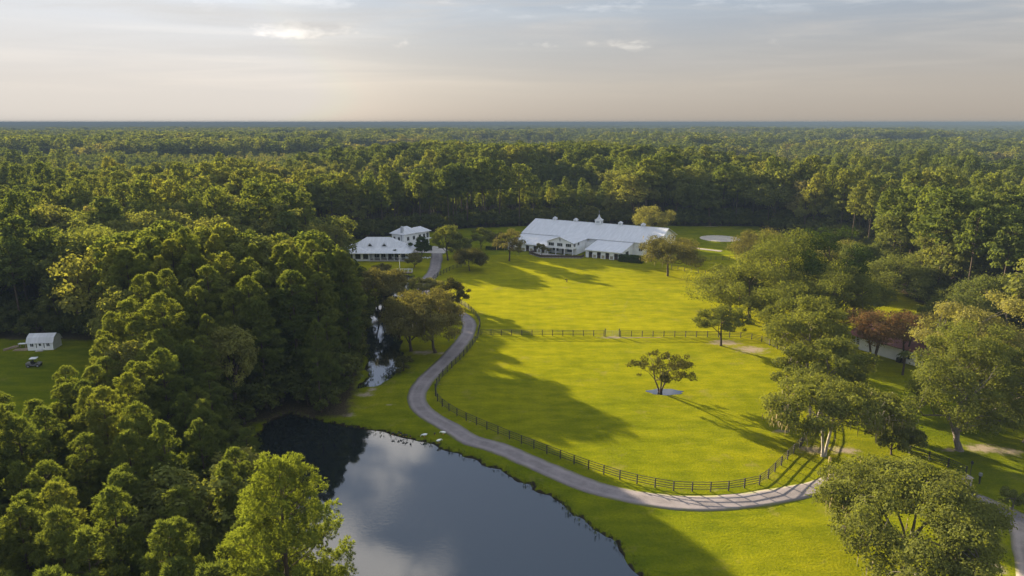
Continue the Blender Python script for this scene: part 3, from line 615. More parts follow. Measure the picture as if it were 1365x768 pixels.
solo('creek_tree', 'dark tree at the driveway edge above the sharp bend', 'tree', 603, 411, 371, 42, 31, 'dark_leaf', 'bark', nleaf=5200, leaf=0.30, clumps=44, base=0.14, gap=.15)
solo('creek_tree', 'wide mossy creek-side tree on the bare bank, nearer the driveway', 'tree', 580, 470, 384, 80, 32, 'dusty', 'bark', nleaf=9000, leaf=0.30, clumps=80, base=0.07, moss=80)
solo('creek_tree', 'wide creek-side tree on the bare bank, nearer the water', 'tree', 548, 468, 384, 82, 33, 'dusty', 'bark', nleaf=9000, leaf=0.30, clumps=80, base=0.1, moss=80)
solo('creek_tree', 'brownish tree with slim trunks across the creek from the bare bank', 'tree', 507, 421, 356, 66, 34, 'dusty', 'bark', nleaf=6500, leaf=0.34, clumps=50, base=0.3, stems=2, spread=.5)
solo('creek_tree', 'low rusty-topped tree on the lawn in front of the low house', 'tree', 507, 378, 351, 38, 35, 'dusty', 'bark', nleaf=4200, leaf=0.34, clumps=40, base=0.1)
solo('creek_tree', 'bushy tree between the flagpole and the creek', 'tree', 520, 398, 358, 46, 36, 'dusty', 'bark', nleaf=4200, leaf=0.34, clumps=40, base=0.12)
solo('creek_tree', 'leafy yellowish tree by the driveway below the footbridge', 'tree', 566, 401, 366, 44, 37, 'broad', 'bark', nleaf=3800, leaf=0.30, clumps=34, base=0.12, gap=.22)
solo('creek_tree', 'low dark tree overhanging the creek', 'tree', 541, 428, 392, 54, 38, 'dark_leaf', 'bark', nleaf=5200, leaf=0.32, clumps=44, base=0.12)
solo('water_bush', 'dark bush leaning over the creek edge by the grass bank', 'bush', 538, 494, 474, 30, 39, 'dark_leaf', 'bark', nleaf=1500, leaf=0.24, clumps=22, base=0.05)
solo('deck_tree', 'small tree growing in the corner of the barn deck', 'tree', 722, 342, 323, 17, 40, 'dusty', 'bark', nleaf=1700, leaf=0.3, clumps=18, base=0.25)
solo('cedar', 'pale feathery tree rising behind the white barn', 'tree', 868, 313, 272, 56, 41, 'broad', 'bark', nleaf=4800, leaf=0.44, clumps=44, base=0.1)
# big oaks east of the far pasture
for a in [('live_oak', 'dark-trunked oak leaning out over the sunny pasture behind the small sand oak', 1000, 432, 342, 140, 42, 'oak'), ('live_oak', 'olive oak standing behind the dark-trunked pasture oak', 1042, 418, 306, 130, 43, 'oak'),
          ('live_oak', 'low-crowned oak at the pasture edge next to the dark-trunked oak', 974, 420, 352, 84, 44, 'oak'), ('live_oak', 'far olive oak beyond the sand arena side of the oak clump', 1014, 366, 304, 84, 45, 'dusty'),
          ('live_oak', 'dark oak between the dark-trunked oak and the red-roofed house', 1112, 446, 350, 100, 46, 'oak'), ('yard_tree', 'spreading olive tree behind the red-roofed house', 1192, 400, 340, 92, 47, 'broad'),
          ('yard_tree', 'pale silvery tree beyond the red-roofed house', 1256, 398, 312, 90, 48, 'broad'), ('yard_tree', 'round tree beside the yellow glade behind the red-roofed house', 1150, 376, 318, 60, 49, 'broad'),
          ('yard_tree', 'tree at the end of the red-roofed house away from the porch', 1262, 452, 396, 80, 50, 'oak'), ('yard_tree', 'bushy tree behind the far end of the red-roofed house', 1322, 440, 360, 96, 51, 'broad'),
          ('live_oak', 'full green oak wedged between the dark-trunked oak and the dense dark one', 1052, 456, 372, 104, 58, 'oak'), ('live_oak', 'tallest dark-green tree of the oak clump near the red-roofed house', 1092, 424, 300, 112, 59, 'hedge'), ('yard_tree', 'leafy tree at the porch corner side of the red-roofed house', 1138, 430, 366, 76, 60, 'oak'),
          ('yard_tree', 'olive tree standing in the glade edge above the oak clump', 1118, 366, 318, 60, 52, 'broad')]:
    solo(a[0], a[1], 'tree', a[2], a[3], a[4], a[5], a[6], a[7], 'bark', nleaf=7500, leaf=0.36, clumps=60, base=0.16)
solo('crepe_myrtle', 'reddish crepe myrtle on forked trunks in front of the white wall of the red-roofed house', 'tree', 1163, 488, 408, 80, 53, 'red_leaf', 'bark', stems=3, spread=.55, nleaf=6000, leaf=0.24, clumps=60, base=0.38)
solo('crepe_myrtle', 'reddish crepe myrtle at the middle of the white wall of the red-roofed house', 'tree', 1205, 484, 414, 66, 54, 'red_leaf', 'bark', stems=2, spread=.5, nleaf=4600, leaf=0.24, clumps=50, base=0.38)
solo('crepe_myrtle', 'brownish crepe myrtle by the far corner of the white wall', 'tree', 1236, 488, 415, 66, 55, 'dusty', 'bark', stems=2, spread=.5, nleaf=3800, leaf=0.24, clumps=34, base=0.3)
solo('young_tree', 'young pale tree beside the driveway where it meets the dirt lane', 'tree', 1348, 682, 651, 36, 56, 'oak', 'bark_grey', nleaf=1300, leaf=0.16, clumps=24, base=0.25, gap=.25)
solo('sapling', 'tiny dark sapling alone in the middle of the far pasture', 'sapling', 755.5, 376, 371.0, 4.5, 57, 'dark_leaf', 'bark', nleaf=160, leaf=0.14, clumps=8, base=0.35)

T = pine_tree(901, 23.0, 14.0, ntuft=18000, blades=10, blen=.28, bw=.026, crown0=.05, cone=.55, clump_r=.95, dense=2.3)
place_tree('pine_tree', pair_tree('pine_tree', T, M['pine_bright'], M['bark']), 'big full yellow-green pine leaning out alone over the pond bank', 'tree', -17.6, 47.0, 0.4)
# --- palm in front of the white wall
def palm():
    X, Y = g(1203, 500); h = hz(1203, 500, 462); o = thing('palm_tree', 'small palm in front of the white wall of the red-roofed house', 'palm', (X, Y, 0)); rs = np.random.RandomState(3)
    MB().tube([(0, 0, -.1), (0.05, 0, h * 0.4), (0, 0, h * 0.8)], [0.22, 0.17, 0.16], 8).build('trunk', M['bark'], o, smooth=True); V, F = [], []
    for i in range(26):
        a = i * 2.4; up = rs.uniform(-0.3, 1.0); L = rs.uniform(1.3, 1.8); prev = None
        for j in range(6):
            s = j / 5; r = L * s; z = h * 0.8 + up * r * 0.8 - 0.55 * r * r; w = 0.32 * math.sin(PI * min(1, s + 0.15)) + 0.03; c = np.array([math.cos(a) * r, math.sin(a) * r, z]); q = np.array([-math.sin(a), math.cos(a), 0]) * w
            V += [c - q + [0, 0, -w * .5], c, c + q + [0, 0, -w * .5]]
            if j: k = len(V) - 6; F += [(k, k + 1, k + 4, k + 3), (k + 1, k + 2, k + 5, k + 4)]
    link('crown', mesh_np('crown', V, F, M['palm']), o)
palm()
# --- pale dead trunk standing out of the left forest
def snag(x, y, h, label):
    o = thing('dead_tree', label, 'dead tree', (x, y, 0)); MB().tube([(0, 0, -.2), (0, 0, 1), (.2, .1, h * .5), (.1, .3, h * .8), (.4, .2, h)], [.42, .34, .27, .18, .06], 8).build('trunk', M['bark_pale'], o, smooth=True)
    m = MB(); rs = np.random.RandomState(8)
    for i in range(9): a = i * 2.3; z = h * (0.62 + 0.04 * i); m.tube([(.15, .2, z), (math.cos(a) * .9, math.sin(a) * .9, z + .6), (math.cos(a) * 1.7, math.sin(a) * 1.7, z + .8)], [.08, .05, .015], 4)
    m.build('branches', M['bark_pale'], o)
snag(-82, 146.5, 24, 'tall bare pale dead trunk rising at the forest edge beyond the shed field')

# ------------------------------------------------------------------ forest
rsF = np.random.RandomState(21)
def scatter():
    """jittered points over the forest with spacing that widens with distance"""
    out = []
    for r0, r1, sp in ((0, 165, 5.2), (165, 450, 7.0), (450, 800, 8.5), (800, 1500, 11.5), (1500, 2700, 18.0)):
        n = int(2 * r1 / sp) + 2; ii, jj = np.meshgrid(np.arange(-n // 2, n // 2), np.arange(0, n // 2 + 1)); P = np.stack([ii.ravel() * sp, jj.ravel() * sp * 0.95], 1).astype(float)
        P[:, 0] += (jj.ravel() % 2) * sp * 0.5; P += rsF.uniform(-0.42, 0.42, P.shape) * sp
        r = np.hypot(P[:, 0], P[:, 1]); an = np.degrees(np.arctan2(P[:, 0], P[:, 1])); k = (r >= r0) & (r < r1) & (np.abs(an) < (46 if r1 < 900 else 41)) & (P[:, 1] > 24); out.append(np.column_stack([P[k], np.full(k.sum(), sp)]))
    A = np.vstack(out); P = A[:, :2]; near = np.hypot(P[:, 0], P[:, 1]) < 450
    cl = np.full(len(P), 99.0); cl[near] = np.minimum(np.minimum(sdist(P[near], CLEAR), sdist(P[near], FIELD)), sdist(P[near], GLADE)); A = A[cl > 1.2]
    P = A[:, :2]; near = np.hypot(P[:, 0], P[:, 1]) < 260; w = np.full(len(P), 99.0); w[near] = water_level_sdf(P[near]); A = A[w > 1.0]
    A = A[~((np.abs(A[:, 0] + 82) < 3.2) & (np.abs(A[:, 1] - 146.5) < 3.2))]
    A = A[~((A[:, 0] > -19) & (A[:, 1] < 60)) & (np.hypot(A[:, 0] + 18.6, A[:, 1] - 47) > 5.5)]
    # distant clearings, seen as paler bands far off
    P = A[:, :2]; r = np.hypot(P[:, 0], P[:, 1]); return A[~((r > 900) & (vnoise(P * np.array([0.45, 1.0]), 260, 71) > 0.80))]
A = scatter(); P = A[:, :2]; rr = np.hypot(P[:, 0], P[:, 1])
stand_pond = (P[:, 0] < -15) & (P[:, 1] < 205) & ((P[:, 0] > -82) | (P[:, 1] < 112)) & (P[:, 0] > -125)
dcl = np.full(len(P), 50.0); dcl[rr < 300] = sdist(P[rr < 300], CLEAR)
pine_p = np.clip((vnoise(P, 90, 5) - 0.5) * 2.2 + 0.52, 0.08, 0.95); pine_p[stand_pond] = 0.90
east = (P[:, 0] > 100) & (P[:, 1] < 420); pine_p[east] = 0.72
is_pine = rsF.rand(len(P)) < pine_p
hgt = np.where(is_pine, 24.5, 20.5) + (vnoise(P, 60, 6) - 0.5) * 8 + rsF.randn(len(P)) * 2.6
hgt += np.where((rr > 300), (vnoise(P, 110, 12) - .5) * 8, 0)
young = (rr > 330) & (vnoise(P * np.array([.7, 1.]), 170, 14) > .66); hgt = np.where(young, hgt * .55, hgt)
hgt += np.where((rr > 420), (vnoise(P, 240, 8) - 0.5) * 13 + (vnoise(P * np.array([.5, 1.]), 600, 9) - .5) * 8, 0)
# heights of the stand beside the pond: young near the camera, tall at the back
sp_h = np.interp(P[:, 1], [60, 90, 115, 142, 155, 175, 205], [17.5, 18, 22, 25.5, 21, 14.5, 12]) * np.clip(0.66 + dcl / 24, 0, 1) + rsF.randn(len(P)) * 1.2; hgt = np.where(stand_pond, sp_h, hgt)
hgt = np.where(stand_pond & (P[:, 0] < -62) & (P[:, 1] < 112), 15.0 + rsF.randn(len(P)), hgt)
behind_barn = (P[:, 0] > -90) & (P[:, 0] < 60) & (P[:, 1] > 285) & (P[:, 1] < 380); hgt = np.where(behind_barn, hgt - 1.0, hgt); hgt = np.where((P[:, 0] > 15) & (P[:, 0] < 135) & (P[:, 1] > 300) & (P[:, 1] < 350), hgt + 3.0, hgt)
hgt = np.clip(hgt, 8, 33)

def proto_set(kind, lod):
    L = []
    for k in range(4 if lod < 2 else 3):
        if kind == 'pine':
            if lod == 0: T = pine_tree(200 + k, 18.0, (6.4, 7.2, 5.8, 6.8)[k], ntuft=3200, blades=11, blen=.36, bw=.03, crown0=(.28, .34, .24, .38)[k], cone=(.62, .7, .56, .75)[k])
            elif lod == 1: T = pine_tree(220 + k, 24.0, (8.4, 10.4, 7.4, 9.4)[k], ntuft=2300, crown0=(.5, .56, .45, .6)[k], cone=(.42, .5, .36, .55)[k], clump_r=1.0, quad=0.40)
            else: T = pine_tree(240 + k, 24.0, (9.6, 11, 8.6)[k], ntuft=480, crown0=.45, cone=.45, clump_r=1.3, quad=0.8)
            L.append((T, M['pine'], M['bark'], 18.0 if lod == 0 else 24.0))
        else:
            if lod == 0: T = broad_tree(300 + k, 18.0, (9.5, 11, 8.5, 10)[k], leaf=.20, nleaf=15000, clumps=80, base=.22, squash=.75)
            elif lod == 1: T = broad_tree(320 + k, 20.0, (11.5, 14.5, 10, 12.5)[k], leaf=.36, nleaf=4600, clumps=60, base=.25, squash=.8)
            else: T = broad_tree(340 + k, 20.0, (11, 13, 10)[k], leaf=.8, nleaf=620, clumps=26, base=.2, squash=.8, smin=.2, smax=.32)
            L.append((T, M['broad'], M['bark'], 18.0 if lod == 0 else 20.0))
    return L
PS = {(kd, l): proto_set(kd, l) for kd in ('pine', 'broad') for l in (0, 1, 2)}
PAIR = {k: [pair_tree('tree', *p[:3]) for p in v] for k, v in PS.items() if k[1] < 2}
# objects: the trees in frame that show largest, at most 290 of a kind
prx = np.array([pr(x, y, h * 0.75) for (x, y), h in zip(P, hgt)]); inframe = (prx[:, 0] > -60) & (prx[:, 0] < 1425) & (prx[:, 1] < 860) & (rr < 520)
# the front rows along the clearing and the canopy around the open ground show most of themselves
clr = np.full(len(P), 99.0); nn = rr < 480; clr[nn] = np.minimum(sdist(P[nn], CLEAR), sdist(P[nn], FIELD))
score = prx[:, 2] * np.where(clr < 7, 1.6, 1.0)
single = np.zeros(len(P), bool)
for kd in (True, False):
    c = np.where(inframe & (is_pine == kd))[0]; single[c[np.argsort(-score[c])[:290]]] = True
def where_label(i):
    x, y = P[i]; kd = bool(is_pine[i]); nm = 'pine' if kd else 'broadleaf tree'; hw = 'tall ' if hgt[i] > 24.5 else ('short ' if hgt[i] < 17 else '')
    if stand_pond[i]:
        wd = wdist[i]; fd = fdist[i]
        spot = 'rooted right on the pond bank' if wd < 7 and y < 112 else 'standing at the dark creek bank' if wd < 9 else 'at the rim of the shed field' if fd < 7 else 'on the mown edge facing the low house' if dcl[i] < 7 else 'deep inside the stand between pond and shed field' if y < 120 else 'deep inside the tall stand between creek and shed'
        return f'{hw}bushy clump-needled {nm} {spot}' if kd else f'{hw}{nm} {spot}', 'trees of the stand beside the pond'
    if x < -70:
        spot = 'close behind the little white shed' if fdist[i] < 9 else 'in the forest between shed and low house' if y > 190 else 'in the forest well behind the little white shed'
        return f'{hw}forest {nm} {spot}', 'forest trees round the shed field'
    if x > 98:
        spot = 'in the front row of the forest behind the red-roofed house' if dcl[i] < 8 else 'in the forest beyond the sand arena' if y > 290 else 'within the sunlit forest behind the red-roofed house'
        return f'{hw}{nm} {spot}', 'forest trees behind the red-roofed house'
    spot = 'in the front row behind the sand arena' if x > 62 else 'in the shaded forest right behind the white barn' if x > -8 else 'in the shaded forest behind the two houses'
    return f'{hw}{nm} {spot}', 'forest trees behind the white barn and houses'
wdist = np.full(len(P), 99.0); nn2 = rr < 260; wdist[nn2] = water_level_sdf(P[nn2]); fdist = np.full(len(P), 99.0); fdist[nn2] = sdist(P[nn2], FIELD); dcl[nn] = sdist(P[nn], CLEAR)
for i in np.where(single)[0]:
    kd = bool(is_pine[i]); lod = 0 if rr[i] < 150 else 1; k = rsF.randint(4); pr_ = PAIR[('pine' if kd else 'broad', lod)][k]; H0 = PS[('pine' if kd else 'broad', lod)][k][3]
    lab, grp = where_label(i); s = hgt[i] / H0; o = place_tree('pine_tree' if kd else 'broadleaf_tree', pr_, lab, 'tree', float(P[i, 0]), float(P[i, 1]), float(rsF.uniform(0, 6.28)), float(s * rsF.uniform(0.82, 1.25)), grp, float(s))

def forest_stuff(name, mask, label, lodf):
    """all other trees: points that carry their kind, size and turn, instanced by geometry nodes"""
    idx = np.where(mask)[0]; pc = bpy.data.collections.new(name + '_kinds'); order = []
    for kd in ('pine', 'broad'):
        for l in (0, 1, 2):
            for k, p in enumerate(PS[(kd, l)]):
                ob = bpy.data.objects.new(f'{len(order):02d}_forest_tree', join_tree('forest_tree', *p[:3])); pc.objects.link(ob); order.append((kd, l, k, p[3]))
    first = {(kd, l): min(i for i, q in enumerate(order) if q[0] == kd and q[1] == l) for kd in ('pine', 'broad') for l in (0, 1, 2)}
    lod = np.where(rr[idx] < 140, 0, np.where(rr[idx] < 620, 1, 2)); vi = np.array([first[('pine' if is_pine[i] else 'broad', l)] + rsF.randint(4 if l < 2 else 3) for i, l in zip(idx, lod)]); H0 = np.array([order[v][3] for v in vi])
    s = hgt[idx] / H0; wide = np.clip(A[idx, 2] / 8.5, 0.9, 2.2) * rsF.uniform(0.75, 1.3, len(idx)); scl = np.stack([s * wide, s * wide, s], 1).astype(np.float32)
    return scatter_object(name, P[idx], vi, scl, pc, label, 'forest')
def scatter_object(name, Q, vi, scl, pc, label, cat):
    scl = np.asarray(scl, np.float32); idx = np.arange(len(Q))
    me = bpy.data.meshes.new(name); me.vertices.add(len(idx)); me.vertices.foreach_set('co', np.column_stack([Q, np.zeros(len(idx))]).astype(np.float32).ravel())
    me.attributes.new('kind_index', 'INT', 'POINT').data.foreach_set('value', vi.astype(np.int32)); me.attributes.new('turn', 'FLOAT', 'POINT').data.foreach_set('value', rsF.uniform(0, 6.28, len(idx)).astype(np.float32))
    me.attributes.new('size', 'FLOAT_VECTOR', 'POINT').data.foreach_set('vector', scl.ravel()); me.update(); o = link(name, me)
    ng = bpy.data.node_groups.new(name, 'GeometryNodeTree'); ng.interface.new_socket('Geometry', in_out='INPUT', socket_type='NodeSocketGeometry'); ng.interface.new_socket('Geometry', in_out='OUTPUT', socket_type='NodeSocketGeometry')
    N, L = ng.nodes, ng.links; gi, go = N.new('NodeGroupInput'), N.new('NodeGroupOutput'); ip = N.new('GeometryNodeInstanceOnPoints'); ci = N.new('GeometryNodeCollectionInfo'); ci.inputs[0].default_value = pc
    ci.inputs['Separate Children'].default_value = True; ci.inputs['Reset Children'].default_value = True; ip.inputs['Pick Instance'].default_value = True
    def attr(nm, ty): a = N.new('GeometryNodeInputNamedAttribute'); a.data_type = ty; a.inputs[0].default_value = nm; return a.outputs[0]
    cx = N.new('ShaderNodeCombineXYZ'); L.new(attr('turn', 'FLOAT'), cx.inputs[2]); L.new(gi.outputs[0], ip.inputs['Points']); L.new(ci.outputs[0], ip.inputs['Instance'])
    L.new(attr('kind_index', 'INT'), ip.inputs['Instance Index']); L.new(cx.outputs[0], ip.inputs['Rotation']); L.new(attr('size', 'FLOAT_VECTOR'), ip.inputs['Scale']); L.new(ip.outputs[0], go.inputs[0])
    md = o.modifiers.new('scatter', 'NODES'); md.node_group = ng; return tag(o, label, cat, kind='stuff')
forest_stuff('forest', ~single, 'mixed pine and broadleaf forest stretching away to the horizon', None)

def undergrowth():
    n = 190; ii, jj = np.meshgrid(np.arange(-n // 2, n // 2), np.arange(0, 130)); Q = np.stack([ii.ravel() * 3.2, 26 + jj.ravel() * 3.2], 1).astype(float); Q += rsF.uniform(-1.4, 1.4, Q.shape)
    Q = Q[(np.abs(np.degrees(np.arctan2(Q[:, 0], Q[:, 1]))) < 46)]; d = np.minimum(np.minimum(sdist(Q, CLEAR), sdist(Q, FIELD)), sdist(Q, GLADE)); Q = Q[(d > 0.6) & (d < 15)]; Q = Q[water_level_sdf(Q) > 0.8]
    pc = bpy.data.collections.new('undergrowth_kinds')
    for k, p in enumerate(PS[('broad', 1)]): ob = bpy.data.objects.new(f'{k:02d}_bush', join_tree('bush', broad_tree(380 + k, 20.0, 22.0, leaf=.9, nleaf=1500, clumps=40, base=.02, squash=.8), M['under'], M['bark'])); pc.objects.link(ob)
    h = rsF.uniform(3.0, 8.5, len(Q)) / 20.0; scatter_object('undergrowth', Q, rsF.randint(0, 4, len(Q)), np.stack([h * 1.1, h * 1.1, h], 1), pc, 'dense shrubs and young trees under the forest edge', 'undergrowth')
undergrowth()

def far_canopy():
    """the canopy beyond the single trees, as one rough surface out to the horizon"""
    nr, na = 220, 620; r = 2500 * (14500 / 2500) ** np.linspace(0, 1, nr); a = np.radians(np.linspace(-45, 45, na)); rg, ag = np.meshgrid(r, a, indexing='ij')
    jit = rsF.uniform(-0.4, 0.4, rg.shape); X = rg * np.sin(ag); Y = rg * np.cos(ag); Q = np.stack([X.ravel(), Y.ravel()], 1)
    z = 15 + 7 * vnoise(Q, 420, 31) + 5 * vnoise(Q, 120, 32) + (vnoise(Q, 22, 33) + rsF.rand(len(Q)) - 1.0) * 7; gapm = vnoise(Q * np.array([0.4, 1]), 700, 35) > 0.78; z = np.where(gapm, 2 + rsF.rand(len(Q)) * 2, z)
    ids = np.arange(nr * na).reshape(nr, na); F = np.stack([ids[:-1, :-1], ids[:-1, 1:], ids[1:, 1:], ids[1:, :-1]], -1).reshape(-1, 4)
    tag(link('distant_forest', mesh_np('distant_forest', np.column_stack([Q, z]), F[:, ::-1], M['far'])), 'far-off forest canopy under the horizon', 'forest', kind='stuff')
M['far'] = simple('far_canopy', (0.055, 0.066, 0.026), 1.0, var=0.35, vscale=0.02, spec=0.0)
far_canopy()


# ------------------------------------------------------------------ white barn
BR = math.atan2(-0.482, 0.876)
barn = thing('horse_barn', 'long white horse barn with metal roof, five ridge cupolas and gabled front wing', 'barn', (34.6, 269.9, 0), BR)
def bl(px, py):
    """ground pixel to barn coordinates"""
    X, Y = g(px, py); dx, dy = X - 34.6, Y - 269.9; c, s = math.cos(-BR), math.sin(-BR); return (dx * c - dy * s, dx * s + dy * c)
EV, RG = 5.0, 9.0
m = MB(); m.prism([(-12, 0), (12, 0), (12, EV - 0.15), (0, RG - 0.2), (-12, EV - 0.15)], -27.6, 27.6, 'x'); m.build('main_walls', M['white'], barn)
r = link('main_roof', MB().slab([(-28.3, -12.7, EV - .23), (28.3, -12.7, EV - .23), (28.3, 0, RG), (-28.3, 0, RG)], 0.14).mesh('main_roof', M['roof']), barn)
MB().slab([(28.3, 12.7, EV - .23), (-28.3, 12.7, EV - .23), (-28.3, 0.01, RG), (28.3, 0.01, RG)], 0.14).build('rear_slope', M['roof'], r)
MB().prism([(-0.22, RG - .03), (0.22, RG - .03), (0, RG + 0.1)], -28.3, 28.3, 'x').build('ridge_cap', M['roof'], r)
def cupola(x, s, big):
    q = link('cupola', MB().box(-.75 * s, .75 * s, -.75 * s, .75 * s, -0.9, 0.75 * s).mesh('cupola', M['trim']), barn, (x, 0, RG))
    for a in range(4):
        MB().box(-.42 * s, .42 * s, -.79 * s, -.745 * s, 0.12 * s, .6 * s).build('louvre', M['greywall'], q, rz=a * PI / 2)
    MB().box(-.86 * s, .86 * s, -.86 * s, .86 * s, .74 * s, .86 * s).build('cornice', M['trim'], q)
    prof = [(1.12 * s, .86 * s), (.62 * s, 1.15 * s), (.3 * s, 1.62 * s), (.05 * s, 2.2 * s)] if big else [(1.1 * s, .86 * s), (.8 * s, 1.12 * s), (.4 * s, 1.35 * s), (.05 * s, 1.5 * s)]
    MB().lathe((0, 0), prof, 4).build('cupola_roof', M['roof'], q, rz=PI / 4)
    if big: MB().lathe((0, 0), [(.05, 2.2 * s), (.05, 2.75 * s), (.13, 2.85 * s), (.02, 3.1 * s)], 6).build('finial', M['greymetal'], q)
for x, s, b in ((-19.3, .95, 0), (-10.0, .95, 0), (0, 1.62, 1), (9.0, .95, 0), (18.2, .95, 0)): cupola(x, s, b)
def window(parent, x, y, z, w, h, face='y', rows=1, cols=2, mat='trim'):
    """framed window on a wall facing -y (or +x / -x): frame, pane, glazing bars"""
    q = link('window', MB().box(-w / 2 - .09, w / 2 + .09, -.06, .0, -.09, h + .09).mesh('window', M[mat]), parent, (x, y, z), {'y': 0, 'x': PI / 2, '-x': -PI / 2, 'b': PI}[face])
    MB().box(-w / 2, w / 2, -.075, -.055, 0, h).build('pane', M['glass'], q)
    for c in range(1, cols): MB().box(-w / 2 + w * c / cols - .03, -w / 2 + w * c / cols + .03, -.095, -.07, 0, h).build('mullion', M[mat], q)
    MB().box(-w / 2 - .14, w / 2 + .14, -.14, -.055, -.17, -.085).build('sill', M[mat], q); return q
def leanto(x0, x1, stalls, endwall):
    """a run of open stalls under a low roof in front of the main wall; front at y=-25"""
    yb, yf, zt, zf = -12.05, -25.0, 4.62, 2.95
    rf = MB().slab([(x0 - .35, yf - .55, zf - .07), (x1 + .35, yf - .55, zf - .07), (x1 + .35, yb, zt), (x0 - .35, yb, zt)], 0.12).build('stall_roof', M['roof'], barn)
    MB().box(x0 - .35, x1 + .35, yf - .6, yf - .553, zf - .32, zf - .085).build('fascia', M['trim'], rf)
    zr = lambda y: zf + (zt - zf) * (y - yf) / (yb - yf) - 0.14
    for xx, t_ in ((x0, .14), (x1 - .14, .14)): MB().prism([(yf + .16, 0), (yb, 0), (yb, zr(yb)), (yf + .16, zr(yf + .16))], xx, xx + t_, 'x').build('end_wall', M['white'], barn)
    MB().box(x0, x1, -15.2, -15.05, 0, 3.9).build('back_wall', M['stallwood'], barn)
    n = len(stalls); cuts = [x0] + [v for s in stalls for v in (s - .72, s + .72)] + [x1]
    MB().box(x0, x1, yf, yf + .15, 2.25, zf - .13).build('header', M['trim'], barn)
    for i in range(0, len(cuts), 2):
        a, b = cuts[i], cuts[i + 1]
        if b - a < .1: continue
        MB().box(a, b, yf, yf + .15, 0, 2.25).build('wall_panel', M['white'], barn)
        if b - a > 1.2: MB().box(a + .35, b - .35, yf - .03, yf - .002, .15, 1.25).build('kick_board', M['stallwood'], barn)
    for s in stalls: MB().box(s - .7, s + .7, yf + .35, yf + .41, 0.1, 1.15).build('stall_door', M['darkwood'], barn)
    for s in stalls[:-1]: MB().box(s + 1.55, s + 1.69, -24.8, -15.2, 0, 2.7).build('stall_partition', M['stallwood'], barn)
leanto(5.0, 18.7, [6.9, 10.15, 13.4, 16.7], True); leanto(-27.6, -10.4, [-25.6, -22.3, -19.0, -15.7, -12.4], False)
# front gabled wing
WX0, WX1, WY, WE, WP = -10.2, 0.3, -26.0, 5.0, 6.9; WM = (WX0 + WX1) / 2
m = MB(); m.prism([(WX0, 2.5), (WX1, 2.5), (WX1, WE - .1), (WM, WP - .15), (WX0, WE - .1)], WY, -12.1, 'y'); m.build('wing_walls', M['white'], barn)
MB().box(WX0, WX1, -22.6, -12.1, 0, 2.49).build('ground_floor', M['white'], barn)
w_ = MB().slab([(WX0 - .55, WY - .5, WE - .22), (WM, WY - .5, WP), (WM, -6.2, WP), (WX0 - .55, -6.2, WE - .22)], .13).build('wing_roof', M['roof'], barn)
MB().slab([(WM + .005, WY - .5, WP), (WX1 + .55, WY - .5, WE - .22), (WX1 + .55, -6.2, WE - .22), (WM + .005, -6.2, WP)], .13).build('right_slope', M['roof'], w_)
for x in (WX0 + .15, WX0 + 3.5, WX1 - 3.5, WX1 - .15): MB().box(x - .14, x + .14, WY + .05, WY + .33, 0, 2.5).build('porch_post', M['trim'], barn)
for x in (WX0 + 2.0, WX1 - 2.6, ): MB().box(x - 1.2, x + 1.2, -22.72, -22.6, .9, 2.1).build('porch_window', M['glass'], barn)
MB().box(WM - .6, WM + .6, -22.7, -22.6, 0, 2.1).build('porch_door', M['darkwood'], barn)
for x, w in ((WX0 + 1.75, 2.1), (WM, 2.1), (WX1 - 1.75, 2.1)): window(barn, x, WY, 3.35, w, 1.15, cols=3)
window(barn, WX1, WY + 1.5, 3.35, 1.6, 1.15, 'x'); window(barn, WX1, -21.0, 3.35, 1.4, 1.15, 'x')
MB().box(WM - .3, WM + .3, WY - .05, WY - .002, 5.15, 6.15).build('hay_door', M['greywall'], barn)
MB().box(WM - .09, WM + .09, WY - .5, WY - .05, 6.05, 6.25).build('hoist_beam', M['black'], barn)
MB().box(WX1 + .002, 5.0, -14.5, -14.35, 0, 3.6).build('link_wall', M['white'], barn)
# right gable end: sliding door and windows
MB().box(27.6, 27.68, -2.2, 2.2, 0, 3.8).build('sliding_door', M['trim'], barn); MB().box(18.71, 18.76, -20.5, -17.5, 0, 2.3).build('aisle_shade_panel', M['black'], barn)  # black sheet on the stall end wall: painted shade of an open aisle
for y in (-8, 8): window(barn, 27.6, y, 1.6, 1.3, 1.1, 'x')
for x in (21.5, 24.5): window(barn, x, -12, 1.6, 1.3, 1.1)
# deck with board railing in front of the wing
dk = thing('barn_deck', 'brown board-fenced deck in front of the barn wing', 'deck', (34.6, 269.9, 0), BR)
dp = [bl(*p) for p in [(713, 341), (713, 346.5), (744, 350.5), (767, 344), (780, 344)]]; inner = [bl(716, 340.5), bl(778, 341.5)]
fl = [(-15.2, -26.3), (-15.6, -30.0), (-8.6, -34.2), (-1.8, -31.0), (4.6, -28.2), (4.6, -25.2), (0.35, -25.2), (0.35, -26.3)]
MB().prism(fl, -0.1, 0.22, 'z').build('floor', M['concrete'], dk)
for i in range(5):
    (xa, ya), (xb, yb) = fl[i], fl[i + 1]; L = math.hypot(xb - xa, yb - ya); an = math.atan2(yb - ya, xb - xa); n = max(2, int(L / 1.15))
    for k in range(n):
        cxx, cyy = xa + (xb - xa) * (k + .5) / n, ya + (yb - ya) * (k + .5) / n
        pn = MB().box(-L / n / 2 + .05, L / n / 2 - .05, -.03, .03, .28, 1.08).build('railing_panel', M['darkwood'], dk, (cxx, cyy, 0), an); MB().box(-L / n / 2 - .05, -L / n / 2 + .05, -.06, .06, 0, 1.25).build('post', M['darkwood'], pn)
